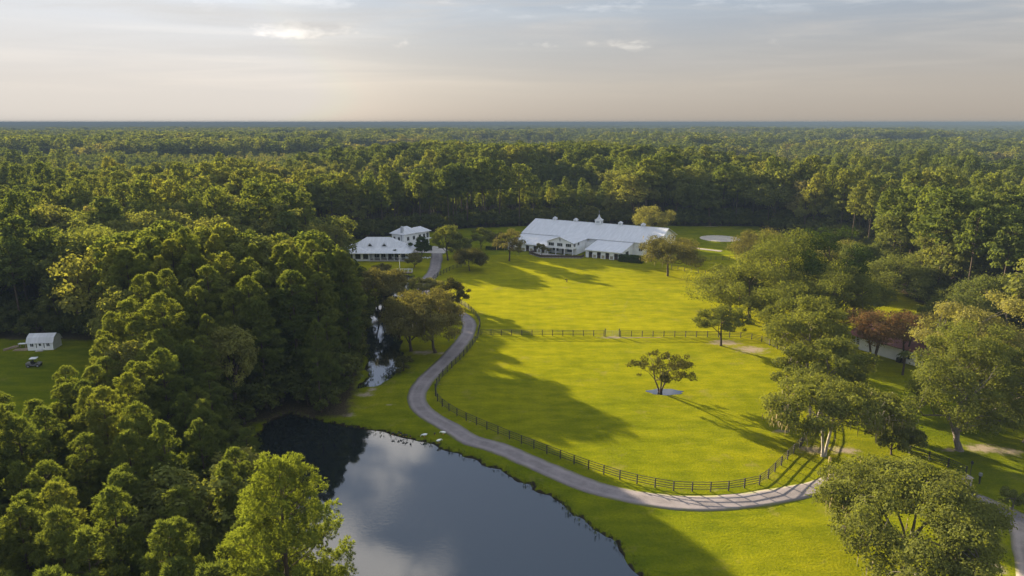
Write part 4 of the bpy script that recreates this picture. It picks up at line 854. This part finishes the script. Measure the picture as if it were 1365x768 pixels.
# hedge at the barn corner
def leafy_box(name, label, loc, rz, lx, ly, h, n, leaf, seed, matk='hedge', cat='hedge'):
    rs = np.random.RandomState(seed); o = thing(name, label, cat, loc, rz); face = rs.rand(n); U = rs.uniform(-1, 1, (n, 3)); ax = np.where(face < .36, 2, np.where(face < .8, 1, 0)); sg = np.where(rs.rand(n) < .5, -1.0, 1.0)
    U[np.arange(n), ax] = sg * rs.uniform(.82, 1.05, n); U[ax == 2, 2] = np.abs(U[ax == 2, 2]); C = np.stack([U[:, 0] * lx / 2, U[:, 1] * ly / 2, h / 2 + U[:, 2] * h / 2], 1); C[:, 2] *= 1 + .12 * (vnoise(C[:, :2] + 30, .9, seed) - .5); C[:, 2] = np.maximum(C[:, 2], .05)
    Nn = np.zeros((n, 3)); Nn[np.arange(n), ax] = sg; V, F = leaf_quads(C, Nn + rs.randn(n, 3) * .5, leaf, rs); link('foliage', mesh_np('foliage', V, F, M[matk]), o)
    MB().box(-lx * .42, lx * .42, -ly * .38, ly * .38, -.05, h * .82).build('stems', M['bark'], o); return o
hx, hy = g(841, 349.5); leafy_box('hedge', 'clipped green hedge along the pasture at the barn corner', (hx, hy, 0), BR, 8.5, 2.6, 2.3, 2600, .22, 5)
hx, hy = g(662, 333); leafy_box('hedge', 'low dark hedge between the olive trees left of the barn', (hx, hy, 0), BR * .3, 8, 1.6, 1.3, 1500, .22, 6)

# ------------------------------------------------------------------ low white house with porch
h1 = thing('low_house', 'low white house with wrap-around porch and metal hip roof', 'house', (0, 0, 0))
ex0, ex1, ey0, ey1 = -63.2, -35.6, 237.0, 256.0; ix0, ix1, iy0, iy1 = -58.0, -39.6, 241.6, 251.6; rx0, rx1, ryy = -53.0, -44.4, 246.6; ze, zi, zr_ = 3.0, 4.15, 7.3
MB().box(-61.5, -37.4, 241.3, 254.3, 0, 3.25).build('walls', M['white'], h1)
lr = MB().slab([(ex0, ey0, ze), (ex1, ey0, ze), (ix1, iy0, zi), (ix0, iy0, zi)], .12).build('porch_roof', M['roof'], h1)
for q in ([(ex1, ey0, ze), (ex1, ey1, ze), (ix1, iy1, zi), (ix1, iy0, zi)], [(ex1, ey1, ze), (ex0, ey1, ze), (ix0, iy1, zi), (ix1, iy1, zi)], [(ex0, ey1, ze), (ex0, ey0, ze), (ix0, iy0, zi), (ix0, iy1, zi)]): MB().slab(q, .12).build('roof_side', M['roof'], lr)
ur = MB().slab([(ix0, iy0, zi + .01), (ix1, iy0, zi + .01), (rx1, ryy, zr_), (rx0, ryy, zr_)], .12).build('upper_roof', M['roof'], h1)
MB().slab([(ix1, iy1, zi + .01), (ix0, iy1, zi + .01), (rx0, ryy, zr_), (rx1, ryy, zr_)], .12).build('rear_slope', M['roof'], ur)
MB().tri_slab([(ix0, iy1, zi + .01), (ix0, iy0, zi + .01), (rx0, ryy, zr_)], .12).build('hip', M['roof'], ur); MB().tri_slab([(ix1, iy0, zi + .01), (ix1, iy1, zi + .01), (rx1, ryy, zr_)], .12).build('hip', M['roof'], ur)
for x in (-51.1, -46.0):
    d = MB(); d.prism([(x - 1.05, 4.55), (x + 1.05, 4.55), (x, 5.75)], 242.35, 244.6, 'y'); dd = d.build('dormer', M['trim'], h1)
    MB().prism([(x - .8, 4.62), (x + .8, 4.62), (x, 5.5)], 242.30, 242.345, 'y').build('vent', M['glass'], dd)
    MB().slab([(x - 1.3, 242.2, 4.42), (x, 242.2, 5.9), (x, 244.7, 5.9), (x - 1.3, 244.7, 4.42)], .08).build('dormer_roof', M['roof'], dd); MB().slab([(x, 242.2, 5.9), (x + 1.3, 242.2, 4.42), (x + 1.3, 244.7, 4.42), (x, 244.7, 5.9)], .08).build('dormer_roof', M['roof'], dd)
# sunroom bay with three windows
MB().box(-58.8, -50.6, 238.2, 241.28, 0, 2.85).build('bay_walls', M['white'], h1)
for x in (-57.5, -54.7, -51.95): window(h1, x, 238.2, .75, 1.85, 1.75, cols=1)
b_ = MB().tri_slab([(-59.9, 236.6, 3.05), (-49.6, 236.6, 3.05), (-54.8, 240.8, 4.35)], .1).build('bay_roof', M['roof'], h1)
MB().slab([(-59.9, 236.6, 3.05), (-54.8, 240.8, 4.35), (-54.8, 243.5, 4.42), (-59.9, 243.0, 3.05)][::-1], .1).build('bay_side', M['roof'], b_); MB().slab([(-49.6, 236.6, 3.05), (-49.6, 243.0, 3.05), (-54.8, 243.5, 4.42), (-54.8, 240.8, 4.35)][::-1], .1).build('bay_side', M['roof'], b_)
MB().box(-50.55, -37.0, 237.6, 241.28, -.05, .35).build('porch_floor', M['concrete'], h1)
for x in (-49.0, -46.6, -44.2, -41.8, -39.4, -37.2): MB().box(x - .11, x + .11, 237.75, 237.97, .35, 2.9).build('porch_post', M['trim'], h1)
for x in (-62.3, -60.2): MB().box(x - .11, x + .11, 237.75, 237.97, 0, 2.9).build('porch_post', M['trim'], h1)
for x in (-48.6, -46.3, -41.6, -39.2): window(h1, x, 241.3, .75, 1.6, 1.9, cols=2)
MB().box(-44.5, -43.3, 241.22, 241.3, .35, 2.6).build('front_door', M['darkwood'], h1)
# ------------------------------------------------------------------ two-storey house
HR = math.atan2(0.81, 0.58); h2 = thing('two_storey_house', 'white two-storey house with hip roof behind the low house', 'house', (-41.0, 257.0, 0), HR)   # local origin: front corner; +x along long face, +y into the house
MB().box(0, 7.6, 0, 6.6, 0, 6.5).build('main_walls', M['white'], h2); MB().box(7.6, 14.6, .6, 6.2, 0, 6.2).build('wing_walls', M['white'], h2)
def hip(parent, x0, x1, y0, y1, ze, zp, name, inset):
    ym = (y0 + y1) / 2; a, b = x0 + inset, x1 - inset; rt = MB().slab([(x0, y0, ze), (x1, y0, ze), (b, ym, zp), (a, ym, zp)], .12).build(name, M['roof'], parent)
    MB().slab([(x1, y1, ze), (x0, y1, ze), (a, ym, zp), (b, ym, zp)], .12).build('rear_slope', M['roof'], rt); MB().tri_slab([(x0, y1, ze), (x0, y0, ze), (a, ym, zp)], .12).build('hip', M['roof'], rt); MB().tri_slab([(x1, y0, ze), (x1, y1, ze), (b, ym, zp)], .12).build('hip', M['roof'], rt)
hip(h2, -.7, 8.3, -.7, 7.3, 6.45, 8.9, 'main_roof', 3.2); hip(h2, 6.0, 15.3, -.1, 6.9, 6.15, 7.9, 'wing_roof', 2.6)
for x in (9.2, 11.6): window(h2, x, .6, 3.75, 1.25, 1.5)
window(h2, 13.6, .6, 3.5, 1.3, 2.0); MB().box(12.6, 14.7, -.5, .58, 3.2, 3.4).build('balcony', M['trim'], h2)
MB().box(9.7, 11.5, .52, .598, 0, 2.4).build('garage_shade_panel', M['glass'], h2); window(h2, 2.0, 0, 3.9, 1.2, 1.4); window(h2, 5.2, 0, 3.9, 1.2, 1.4); window(h2, 3.4, 0, .9, 2.0, 1.5)  # dark sheet at ground level paints the shade inside the garage opening
MB().box(-.08, -.002, 2.3, 3.3, 0, 5.2).build('stair_window', M['glass'], h2); window(h2, 0, 5.2, 3.9, 1.0, 1.3, '-x'); MB().box(-.06, .95, 1.1, 1.8, 0, 9.4).build('chimney', M['greywall'], h2)
# ------------------------------------------------------------------ red-roofed house by the oaks
RR = math.atan2(-0.86, 0.51); h3 = thing('red_roofed_house', 'white house with red metal roof half hidden by crepe myrtles', 'house', (75.4, 141.2, 0), RR)   # +x along the white wall, +y into the house
MB().prism([(0, 0), (13, 0), (13, 3.2), (6.5, 5.3), (0, 3.2)], 0, 15.5, 'x').build('walls', M['white'], h3)
q = MB().slab([(-2.6, -.7, 3.02), (16, -.7, 3.02), (16, 6.5, 5.5), (-2.6, 6.5, 5.5)], .12).build('roof', M['redroof'], h3); MB().slab([(16, 13.7, 3.02), (-2.6, 13.7, 3.02), (-2.6, 6.51, 5.5), (16, 6.51, 5.5)], .12).build('rear_slope', M['redroof'], q)
MB().box(-2.2, -.002, .1, 12.5, -.05, .45).build('porch_floor', M['concrete'], h3)
for y in (.15, 3.2, 6.3, 9.4, 12.4): MB().box(-2.15, -2.0, y, y + .15, .45, 3.0).build('porch_post', M['trim'], h3)
MB().box(-1.05, -.9, .15, .3, .45, 3.0).build('porch_post', M['trim'], h3)
for z in (.9, 1.4): MB().box(-2.12, -.0, .18, .27, z, z + .1).build('porch_rail', M['trim'], h3)
for z in (.9, 1.4): MB().box(-2.12, -2.03, .3, 12.4, z, z + .1).build('porch_rail', M['trim'], h3)
window(h3, 10.5, 0, 1.0, 1.2, 1.3); MB().box(8.8, 9.6, -.9, -.15, 0, .95).build('air_conditioner', M['black'], h3)

# ------------------------------------------------------------------ little shed in the left field
sx, sy = g(37.5, 467.5); sh = thing('garden_shed', 'little white shed with pale gambrel roof, door and two windows', 'shed', (sx, sy, 0), R(6)); sh.scale = (1, 1, .9)
gp = [(0, 0), (3.4, 0), (3.4, 2.05), (2.85, 3.0), (1.7, 3.65), (.55, 3.0), (0, 2.05)]
MB().prism(gp, 0, 5.2, 'x').build('walls', M['white'], sh)
for i, (a, b) in enumerate(((( -.2, 1.82), (.5, 3.05)), ((.5, 3.05), (1.7, 3.75)), ((1.7, 3.75), (2.9, 3.05)), ((2.9, 3.05), (3.6, 1.82)))): MB().slab([(-.2, a[0], a[1]), (5.4, a[0], a[1]), (5.4, b[0], b[1] + .01 * i), (-.2, b[0], b[1] + .01 * i)], .07).build('roof_panel', M['roof'], sh)
d = MB().box(2.1, 3.15, -.07, -.002, .1, 1.95).build('door', M['trim'], sh); MB().box(2.4, 2.85, -.09, -.07, 1.1, 1.75).build('pane', M['glass'], d)
window(sh, .95, 0, 1.0, .6, .75); window(sh, 4.25, 0, 1.0, .6, .75); MB().box(1.9, 3.35, -.95, -.05, 0, .16).build('step', M['concrete'], sh)
for x in (1.85, 3.4): MB().box(x - .07, x + .07, -.05, -.003, .6, 1.95).build('shutter', M['black'], sh)
def clutter():
    for k, (px, py, lab) in enumerate(((29, 467, 'weathered lumber pile next to the little white shed'), (14, 465, 'second lumber pile farther along the forest edge from the shed'))):
        X, Y = g(px, py); o = thing('lumber_pile', lab, 'lumber', (X, Y, 0), .2 + k)
        for i in range(9): MB().box(-1.4 + .1 * (i % 3), 1.4 - .12 * (i % 2), -.12, .12, 0, .1).build('plank', M['lumber'], o, ((i * .13) % .5 - .2, (i % 3) * .29 - .3, (i // 3) * .105), (i % 3 - 1) * .06)
    X, Y = g(31, 463); o = thing('potting_table', 'pale wooden potting table beside the little white shed', 'table', (X, Y, 0), .1); MB().box(-.8, .8, -.4, .4, .82, .9).build('top', M['trim'], o)
    for a in (-.7, .7):
        for b in (-.32, .32): MB().box(a - .05, a + .05, b - .05, b + .05, 0, .82).build('leg', M['lumber'], o)
clutter()
def wheel(parent, x, y, r, w):
    t_ = MB(); prof = [(r * .6, -w / 2), (r * .92, -w / 2), (r, -w * .3), (r, w * .3), (r * .92, w / 2), (r * .6, w / 2)]; n = 16
    V = [(p[0] * math.cos(2 * PI * i / n), p[1], p[0] * math.sin(2 * PI * i / n)) for p in prof for i in range(n)]; F = [(j * n + i, j * n + (i + 1) % n, (j + 1) * n + (i + 1) % n, (j + 1) * n + i) for j in range(5) for i in range(n)]
    wo = t_.add(V, F).build('wheel', M['tyre'], parent, (x, y, r)); V = [(r * .6 * math.cos(2 * PI * i / n), yy, r * .6 * math.sin(2 * PI * i / n)) for yy in (-w * .42, w * .42) for i in range(n)]
    MB().add(V, [tuple(range(n)), tuple(range(n, 2 * n)), *[(i, (i + 1) % n, n + (i + 1) % n, n + i) for i in range(n)]]).build('rim', M['greymetal'], wo)
def utility_vehicle():
    X, Y = g(46, 488.5); o = thing('utility_vehicle', 'small grey utility cart with pale canopy parked on the shed lawn', 'utility cart', (X, Y, 0), R(12))
    MB().prism([(-1.25, .35), (1.2, .35), (1.3, .7), (.55, .85), (.4, .55), (-.25, .55), (-.3, .9), (-1.3, .9)], -.62, .62, 'y').build('body', M['paintgrey'], o); MB().box(-.25, .1, -.55, .55, .56, .8).build('seat', M['black'], o); MB().box(-.32, -.22, -.55, .55, .8, 1.3).build('backrest', M['black'], o)
    for x in (-.4, .75):
        for y in (-.55, .55): MB().tube([(x, y, .7), (x * .8, y, 1.75)], [.03, .03], 6).build('canopy_post', M['black'], o)
    MB().hexa([(-.6, -.62, 1.75), (.75, -.62, 1.75), (.75, .62, 1.75), (-.6, .62, 1.75)], [(-.5, -.52, 1.84), (.65, -.52, 1.84), (.65, .52, 1.84), (-.5, .52, 1.84)]).build('canopy', M['trim'], o)
    for x in (-.85, .85):
        for y in (-.66, .66): wheel(o, x, y, .32, .22)
utility_vehicle()
def car():
    o = thing('parked_car', 'dark car parked on the concrete apron of the two-storey house', 'car', (*g(572.5, 333.5), .1), R(100)); m = MB()
    m.prism([(-2.2, .35), (2.2, .35), (2.25, .75), (1.95, .98), (.95, 1.05), (-2.1, 1.08), (-2.25, .8)], -.9, .9, 'y'); m.build('body', M['carblack'], o)
    MB().hexa([(-2.0, -.84, 1.06), (1.05, -.84, 1.05), (1.05, .84, 1.05), (-2.0, .84, 1.06)], [(-1.75, -.66, 1.62), (.25, -.66, 1.62), (.25, .66, 1.62), (-1.75, .66, 1.62)]).build('windows', M['glass'], o)
    MB().box(-1.72, .22, -.65, .65, 1.622, 1.67).build('cabin_roof', M['carblack'], o)
    for x in (-1.4, 1.4):
        for y in (-.82, .82): wheel(o, x, y, .36, .22)
    for y in (-.62, .62): MB().box(2.2, 2.27, y - .2, y + .2, .62, .8).build('headlight', M['trim'], o)
car()

# ------------------------------------------------------------------ fences
POST = MB().box(-.075, .075, -.075, .075, -.2, 1.42).add([(-.085, -.085, 1.42), (.085, -.085, 1.42), (.085, .085, 1.42), (-.085, .085, 1.42), (0, 0, 1.47)], [(0, 1, 4), (1, 2, 4), (2, 3, 4), (3, 0, 4), (3, 2, 1, 0)]).mesh('post', M['fence'])
RAIL = MB().box(-.5, .5, -.02, .02, -.042, .042).mesh('rail', M['fence'])
def fence(line, label, spacing=2.44, rails=4, skip=()):
    C = resample(line, spacing); o = thing('paddock_fence', label, 'fence', (*C[0], 0)); c0 = C[0]; rs = np.random.RandomState(len(C))
    for p in C:
        q = link('post', POST, o, (p[0] - c0[0], p[1] - c0[1], 0), rs.uniform(-.1, .1)); q.rotation_euler[0] = rs.randn() * .012
    for i in range(len(C) - 1):
        a, b = C[i], C[i + 1]; L = math.hypot(*(b - a)); an = math.atan2(b[1] - a[1], b[0] - a[0]); n = np.array([-math.sin(an), math.cos(an)]) * .1; md = (a + b) / 2 - c0 + n
        if i in skip: continue
        for k in range(rails):
            q = link('rail', RAIL, o, (md[0], md[1], .30 + k * (1.02 / max(1, rails - 1)) + rs.randn() * .008), an); q.scale = (L + .04, 1, 1); q.rotation_euler[1] = rs.randn() * .004
    return o
G = lambda L: [g(*p) for p in L]
corner = (638.6, 447)
fence(spline(G([corner, (631.4, 458.6), (618.6, 474.3), (598.6, 494), (587, 506), (580.5, 520), (582, 533), (591, 543), (611, 555.7), (638, 568), (671, 582), (706, 596), (744, 610.5), (785.7, 626), (833.3, 641.3), (860.4, 647), (890, 653.4), (918, 655), (942.6, 655.4), (969, 654.4), (993.7, 650.3), (1015, 645), (1033, 629), (1050, 612), (1066, 597)]), 2.44),
      'black four-board fence curving along the driveway bend around the near paddock')
fence(resample(G([(641, 447), (805, 448.2)]), 2.44), 'straight black fence between the two paddocks, stretch nearer the driveway')
fence(resample(G([(827, 448.6), (940, 449.4), (993, 450.5), (1018, 457), (1046, 470)]), 2.44), 'straight black fence between the two paddocks, stretch ending at the small oak')
fence(resample(G([(1048, 472), (1062, 500), (1078, 540), (1080, 570), (1068, 595)]), 2.44), 'black fence under the oaks closing the near paddock')
fence(spline(G([(637.5, 445), (640, 436), (638, 427), (630, 417), (618, 408), (598, 398), (580, 388), (575, 380), (580, 371.5), (590, 366), (602, 360), (620, 354)]), 2.44), 'black fence along the upper driveway beside the far pasture')
fence(resample(G([(895, 358.5), (920, 362.8), (941, 366), (961, 368), (990, 373)]), 2.44), 'thin dark fence running from the mossy barn oak towards the oak clump', rails=3)
fence(resample(G([(934, 349), (955, 346.5), (978, 347.5), (1000, 348)]), 2.44), 'dark fence on the shaded lawn near the sand arena', rails=3)
fence(resample(G([(1212, 606), (1250, 617), (1287, 634)]), 2.44), 'dark board fence leading to the entrance gate', rails=4)
def paddock_gate():
    a, b = np.array(g(806, 448.2)), np.array(g(826, 448.6)); L = np.linalg.norm(b - a); an = math.atan2(b[1] - a[1], b[0] - a[0]); o = thing('paddock_gate', 'metal bar gate between tall posts in the cross fence', 'gate', (*a, 0), an)
    for x in (.1, L - .1): MB().box(x - .1, x + .1, -.1, .1, -.2, 1.85).build('post', M['fence'], o)
    for k in range(5): MB().tube([(.3, 0, .3 + k * .25), (L - .3, 0, .3 + k * .25)], [.03, .03], 6).build('bar', M['greymetal'], o)
    for x in (.3, L / 2, L - .3): MB().box(x - .03, x + .03, -.02, .02, .27, 1.33).build('upright', M['greymetal'], o)
paddock_gate()
def entrance():
    X, Y = g(1287.5, 650); o = thing('gate_pillar', 'pinkish stone gate pillar at the driveway entrance', 'gate pillar', (X, Y, 0), .3); MB().box(-.42, .42, -.42, .42, -.1, 1.55).build('shaft', M['stone'], o); MB().hexa([(-.52, -.52, 1.55), (.52, -.52, 1.55), (.52, .52, 1.55), (-.52, .52, 1.55)], [(-.3, -.3, 1.75), (.3, -.3, 1.75), (.3, .3, 1.75), (-.3, .3, 1.75)]).build('cap', M['stone'], o)
    X, Y = g(1292, 640); o = thing('lamp_post', 'slim black lamp post beside the stone gate pillar', 'lamp post', (X, Y, 0)); MB().lathe((0, 0), [(.14, -.1), (.12, .25), (.05, .35), (.045, 2.35), (.09, 2.4)], 8).build('pole', M['black'], o); MB().lathe((0, 0), [(.07, 2.4), (.15, 2.45), (.19, 2.75), (.05, 2.85), (.02, 2.95)], 6).build('lantern', M['black'], o)
    X, Y = g(1284, 656); o = thing('driveway_gate', 'black metal gate leaf swung open at the stone pillar', 'gate', (X, Y, 0), R(238)); 
    for k in range(13): MB().box(k * .26 - .02, k * .26 + .02, -.02, .02, .12, 1.35 + .35 * math.sin(k / 12 * PI)).build('bar', M['black'], o)
    for z in (.2, 1.15): MB().box(0, 3.14, -.035, .035, z, z + .09).build('rail', M['black'], o)
    X, Y = g(1305, 645); o = thing('keypad_post', 'short dark post with pale box near the entrance gate', 'post', (X, Y, 0)); MB().box(-.09, .09, -.09, .09, -.1, 1.2).build('post', M['black'], o); MB().box(-.17, .17, -.14, .14, 1.2, 1.62).build('box', M['greymetal'], o)
entrance()
# ------------------------------------------------------------------ flagpole, footbridge, edging stones
X, Y = g(533.5, 373); fp = thing('flagpole', 'white flagpole by the creek in front of the low house', 'flagpole', (X, Y, 0)); MB().lathe((0, 0), [(.16, -.2), (.12, .3), (.09, 4), (.055, hz(533.5, 373, 341))], 8).build('pole', M['trim'], fp); MB().lathe((0, 0), [(.02, hz(533.5, 373, 341)), (.12, hz(533.5, 373, 340.6)), (.02, hz(533.5, 373, 340))], 8).build('finial', M['trim'], fp)
a, b = np.array(g(528, 364)), np.array(g(550, 364)); L = np.linalg.norm(b - a); fb = thing('footbridge', 'small wooden footbridge with pale rails over the creek head', 'footbridge', (*a, 0), math.atan2(b[1] - a[1], b[0] - a[0]))
for k in range(int(L / .3)): MB().box(k * .3, k * .3 + .26, -.8, .8, .25, .31).build('plank', M['lumber'], fb)
for y in (-.8, .8):
    for x in np.linspace(.1, L - .1, 5): MB().box(x - .05, x + .05, y - .05, y + .05, -1.2, 1.2).build('post', M['trim'], fb)
    MB().box(0, L, y - .06, y + .06, 1.2, 1.29).build('hand_rail', M['trim'], fb); MB().box(0, L, y - .06, y + .06, .02, .22).build('beam', M['darkwood'], fb)
for k, px in enumerate((560, 563.5, 566.8, 570, 573)):
    X, Y = g(px, 344 + (k % 2) * .5); st = MB().lathe((0, 0), [(.28, -.1), (.4, .1), (.33, .34), (.12, .46)], 7).build('edging_stone', M['trim'], None, (X, Y, 0), k * .7); tag(st, 'white edging stone in the row on the lawn beside the upper driveway', 'stone', 'white edging stones')

# ------------------------------------------------------------------ animals
def skin(name, verts, edges, radii, mat, parent=None, sub=2, root=0):
    me = bpy.data.meshes.new(name); me.from_pydata(verts, edges, []); o = bpy.data.objects.new(name, me); col.objects.link(o); o.parent = parent; md = o.modifiers.new('skin', 'SKIN'); md.use_smooth_shade = True
    lay = me.skin_vertices[0] if me.skin_vertices else None
    if lay is None:
        bm = bmesh.new(); bm.from_mesh(me); bm.verts.layers.skin.verify(); bm.to_mesh(me); bm.free(); lay = me.skin_vertices[0]
    for i, r_ in enumerate(radii): lay.data[i].radius = (r_, r_) if not isinstance(r_, tuple) else r_; lay.data[i].use_root = (i == root)
    sb = o.modifiers.new('sub', 'SUBSURF'); sb.levels = sb.render_levels = sub; me.materials.append(mat); return o
def goose(px, py, rz, label, mat, s=1.0, group=None, name='white_goose', cat='goose', graze=True):
    X, Y = g(px, py); o = thing(name, label, cat, (X, Y, 0), rz, group); o.scale = (s,) * 3
    head = [(.34, 0, .44), (.47, 0, .40), (.58, 0, .26), (.64, 0, .16)] if graze else [(.32, 0, .5), (.36, 0, .66), (.37, 0, .8), (.44, 0, .84)]
    body = skin('body', [(-.46, 0, .42), (-.26, 0, .38), (0, 0, .35), (.2, 0, .37)] + head, [(i, i + 1) for i in range(7)], [.03, .13, .19, .15, .075, .05, .045, .055], mat, o, 2, 2)
    e = head[-1]; bd = (.1, 0, -.06) if graze else (.12, 0, -.02); MB().tube([(e[0] + .02, 0, e[2]), (e[0] + bd[0], 0, e[2] + bd[2])], [.032, .012], 6).build('bill', M['orange'], o)
    for y in (-.07, .07):
        lg = MB().tube([(-.02, y, .24), (-.03, y, .02)], [.018, .016], 5).build('leg', M['orange'], o); MB().prism([(-.06, y - .02), (.1, y - .07), (.12, y), (.1, y + .07), (-.06, y + .02)], -.0, .02, 'z').build('foot', M['orange'], lg)
    return o
goose(566, 582.5, R(200), 'white goose at the pond edge, beside the dark ducks', M['whitefeather'], 1.05)
goose(585, 590, R(40), 'white goose right at the water line, its body tilted up the bank', M['whitefeather'], 1.05)
goose(591, 579, R(165), 'white goose on the grass between pond edge and driveway', M['whitefeather'], 1.0)
for k, (px, py) in enumerate(((523.5, 579.5), (530.5, 580.2), (534, 579.3), (541.5, 582), (547, 583.8), (537.5, 582))): goose(px, py, R(70 * k + 15), 'dark duck standing in the row at the water line', M['darkfeather'], .72, 'dark ducks at the water line', 'dark_duck', 'duck', False)
goose(579.5, 580, R(90), 'dark duck on the grass among the white geese', M['darkfeather'], .72, None, 'dark_duck', 'duck', True)
def pony():
    X, Y = g(891, 479); o = thing('pony', 'pale cream pony grazing behind the lone paddock tree', 'pony', (X, Y, 0), R(78)); o.scale = (.86,) * 3
    V = [(-.55, 0, .98), (-.2, 0, .92), (.2, 0, .92), (.52, 0, .98), (.82, 0, .86), (1.05, 0, .55), (1.16, 0, .32), (1.24, 0, .12)]; E_ = [(i, i + 1) for i in range(7)]; Rr = [.25, .27, .26, .23, .15, .12, .1, .065]
    for x, sgn, hind in ((-.55, 1, 1), (-.55, -1, 1), (.5, 1, 0), (.5, -1, 0)):
        k = len(V); base = 0 if hind else 3
        if hind: V += [(x + .06, sgn * .17, .68), (x - .1, sgn * .18, .42), (x - .06, sgn * .18, .1), (x - .02, sgn * .18, .03)]
        else: V += [(x, sgn * .16, .66), (x + .03, sgn * .17, .4), (x, sgn * .17, .1), (x + .04, sgn * .17, .03)]
        E_ += [(base, k), (k, k + 1), (k + 1, k + 2), (k + 2, k + 3)]; Rr += [.13, .07, .05, .06]
    skin('body', V, E_, Rr, M['hide'], o, 2, 1)
    for s in (-1, 1): MB().tube([(.98, s * .07, .68), (.96, s * .11, .8)], [.035, .01], 5).build('ear', M['hide'], o)
    MB().tube([(-.76, 0, 1.05), (-.86, 0, .85), (-.84, 0, .4)], [.05, .08, .02], 6).build('tail', M['whitefeather'], o); MB().prism([(.5, 1.18), (.86, 1.0), (1.0, .72), (.9, .72), (.5, 1.0)], -.03, .03, 'y').build('mane', M['whitefeather'], o)
pony()

# ------------------------------------------------------------------ haze
hm = bpy.data.materials.new('haze'); hm.use_nodes = True; t = NT(hm.node_tree); t.n.remove(t.n['Principled BSDF'])
pv = t.new('ShaderNodeVolumePrincipled', ins={'Color': (0.15, 0.205, 0.27, 1), 'Density': 0.00036, 'Anisotropy': -0.4}); t.l.new(pv.outputs[0], t.n['Material Output'].inputs['Volume'])
hz_o = MB().box(-18500, 18500, -4500, 19500, -3.0, 50.5).build('haze', hm); tag(hz_o, 'thin pale haze over the far forest', 'haze', kind='stuff')
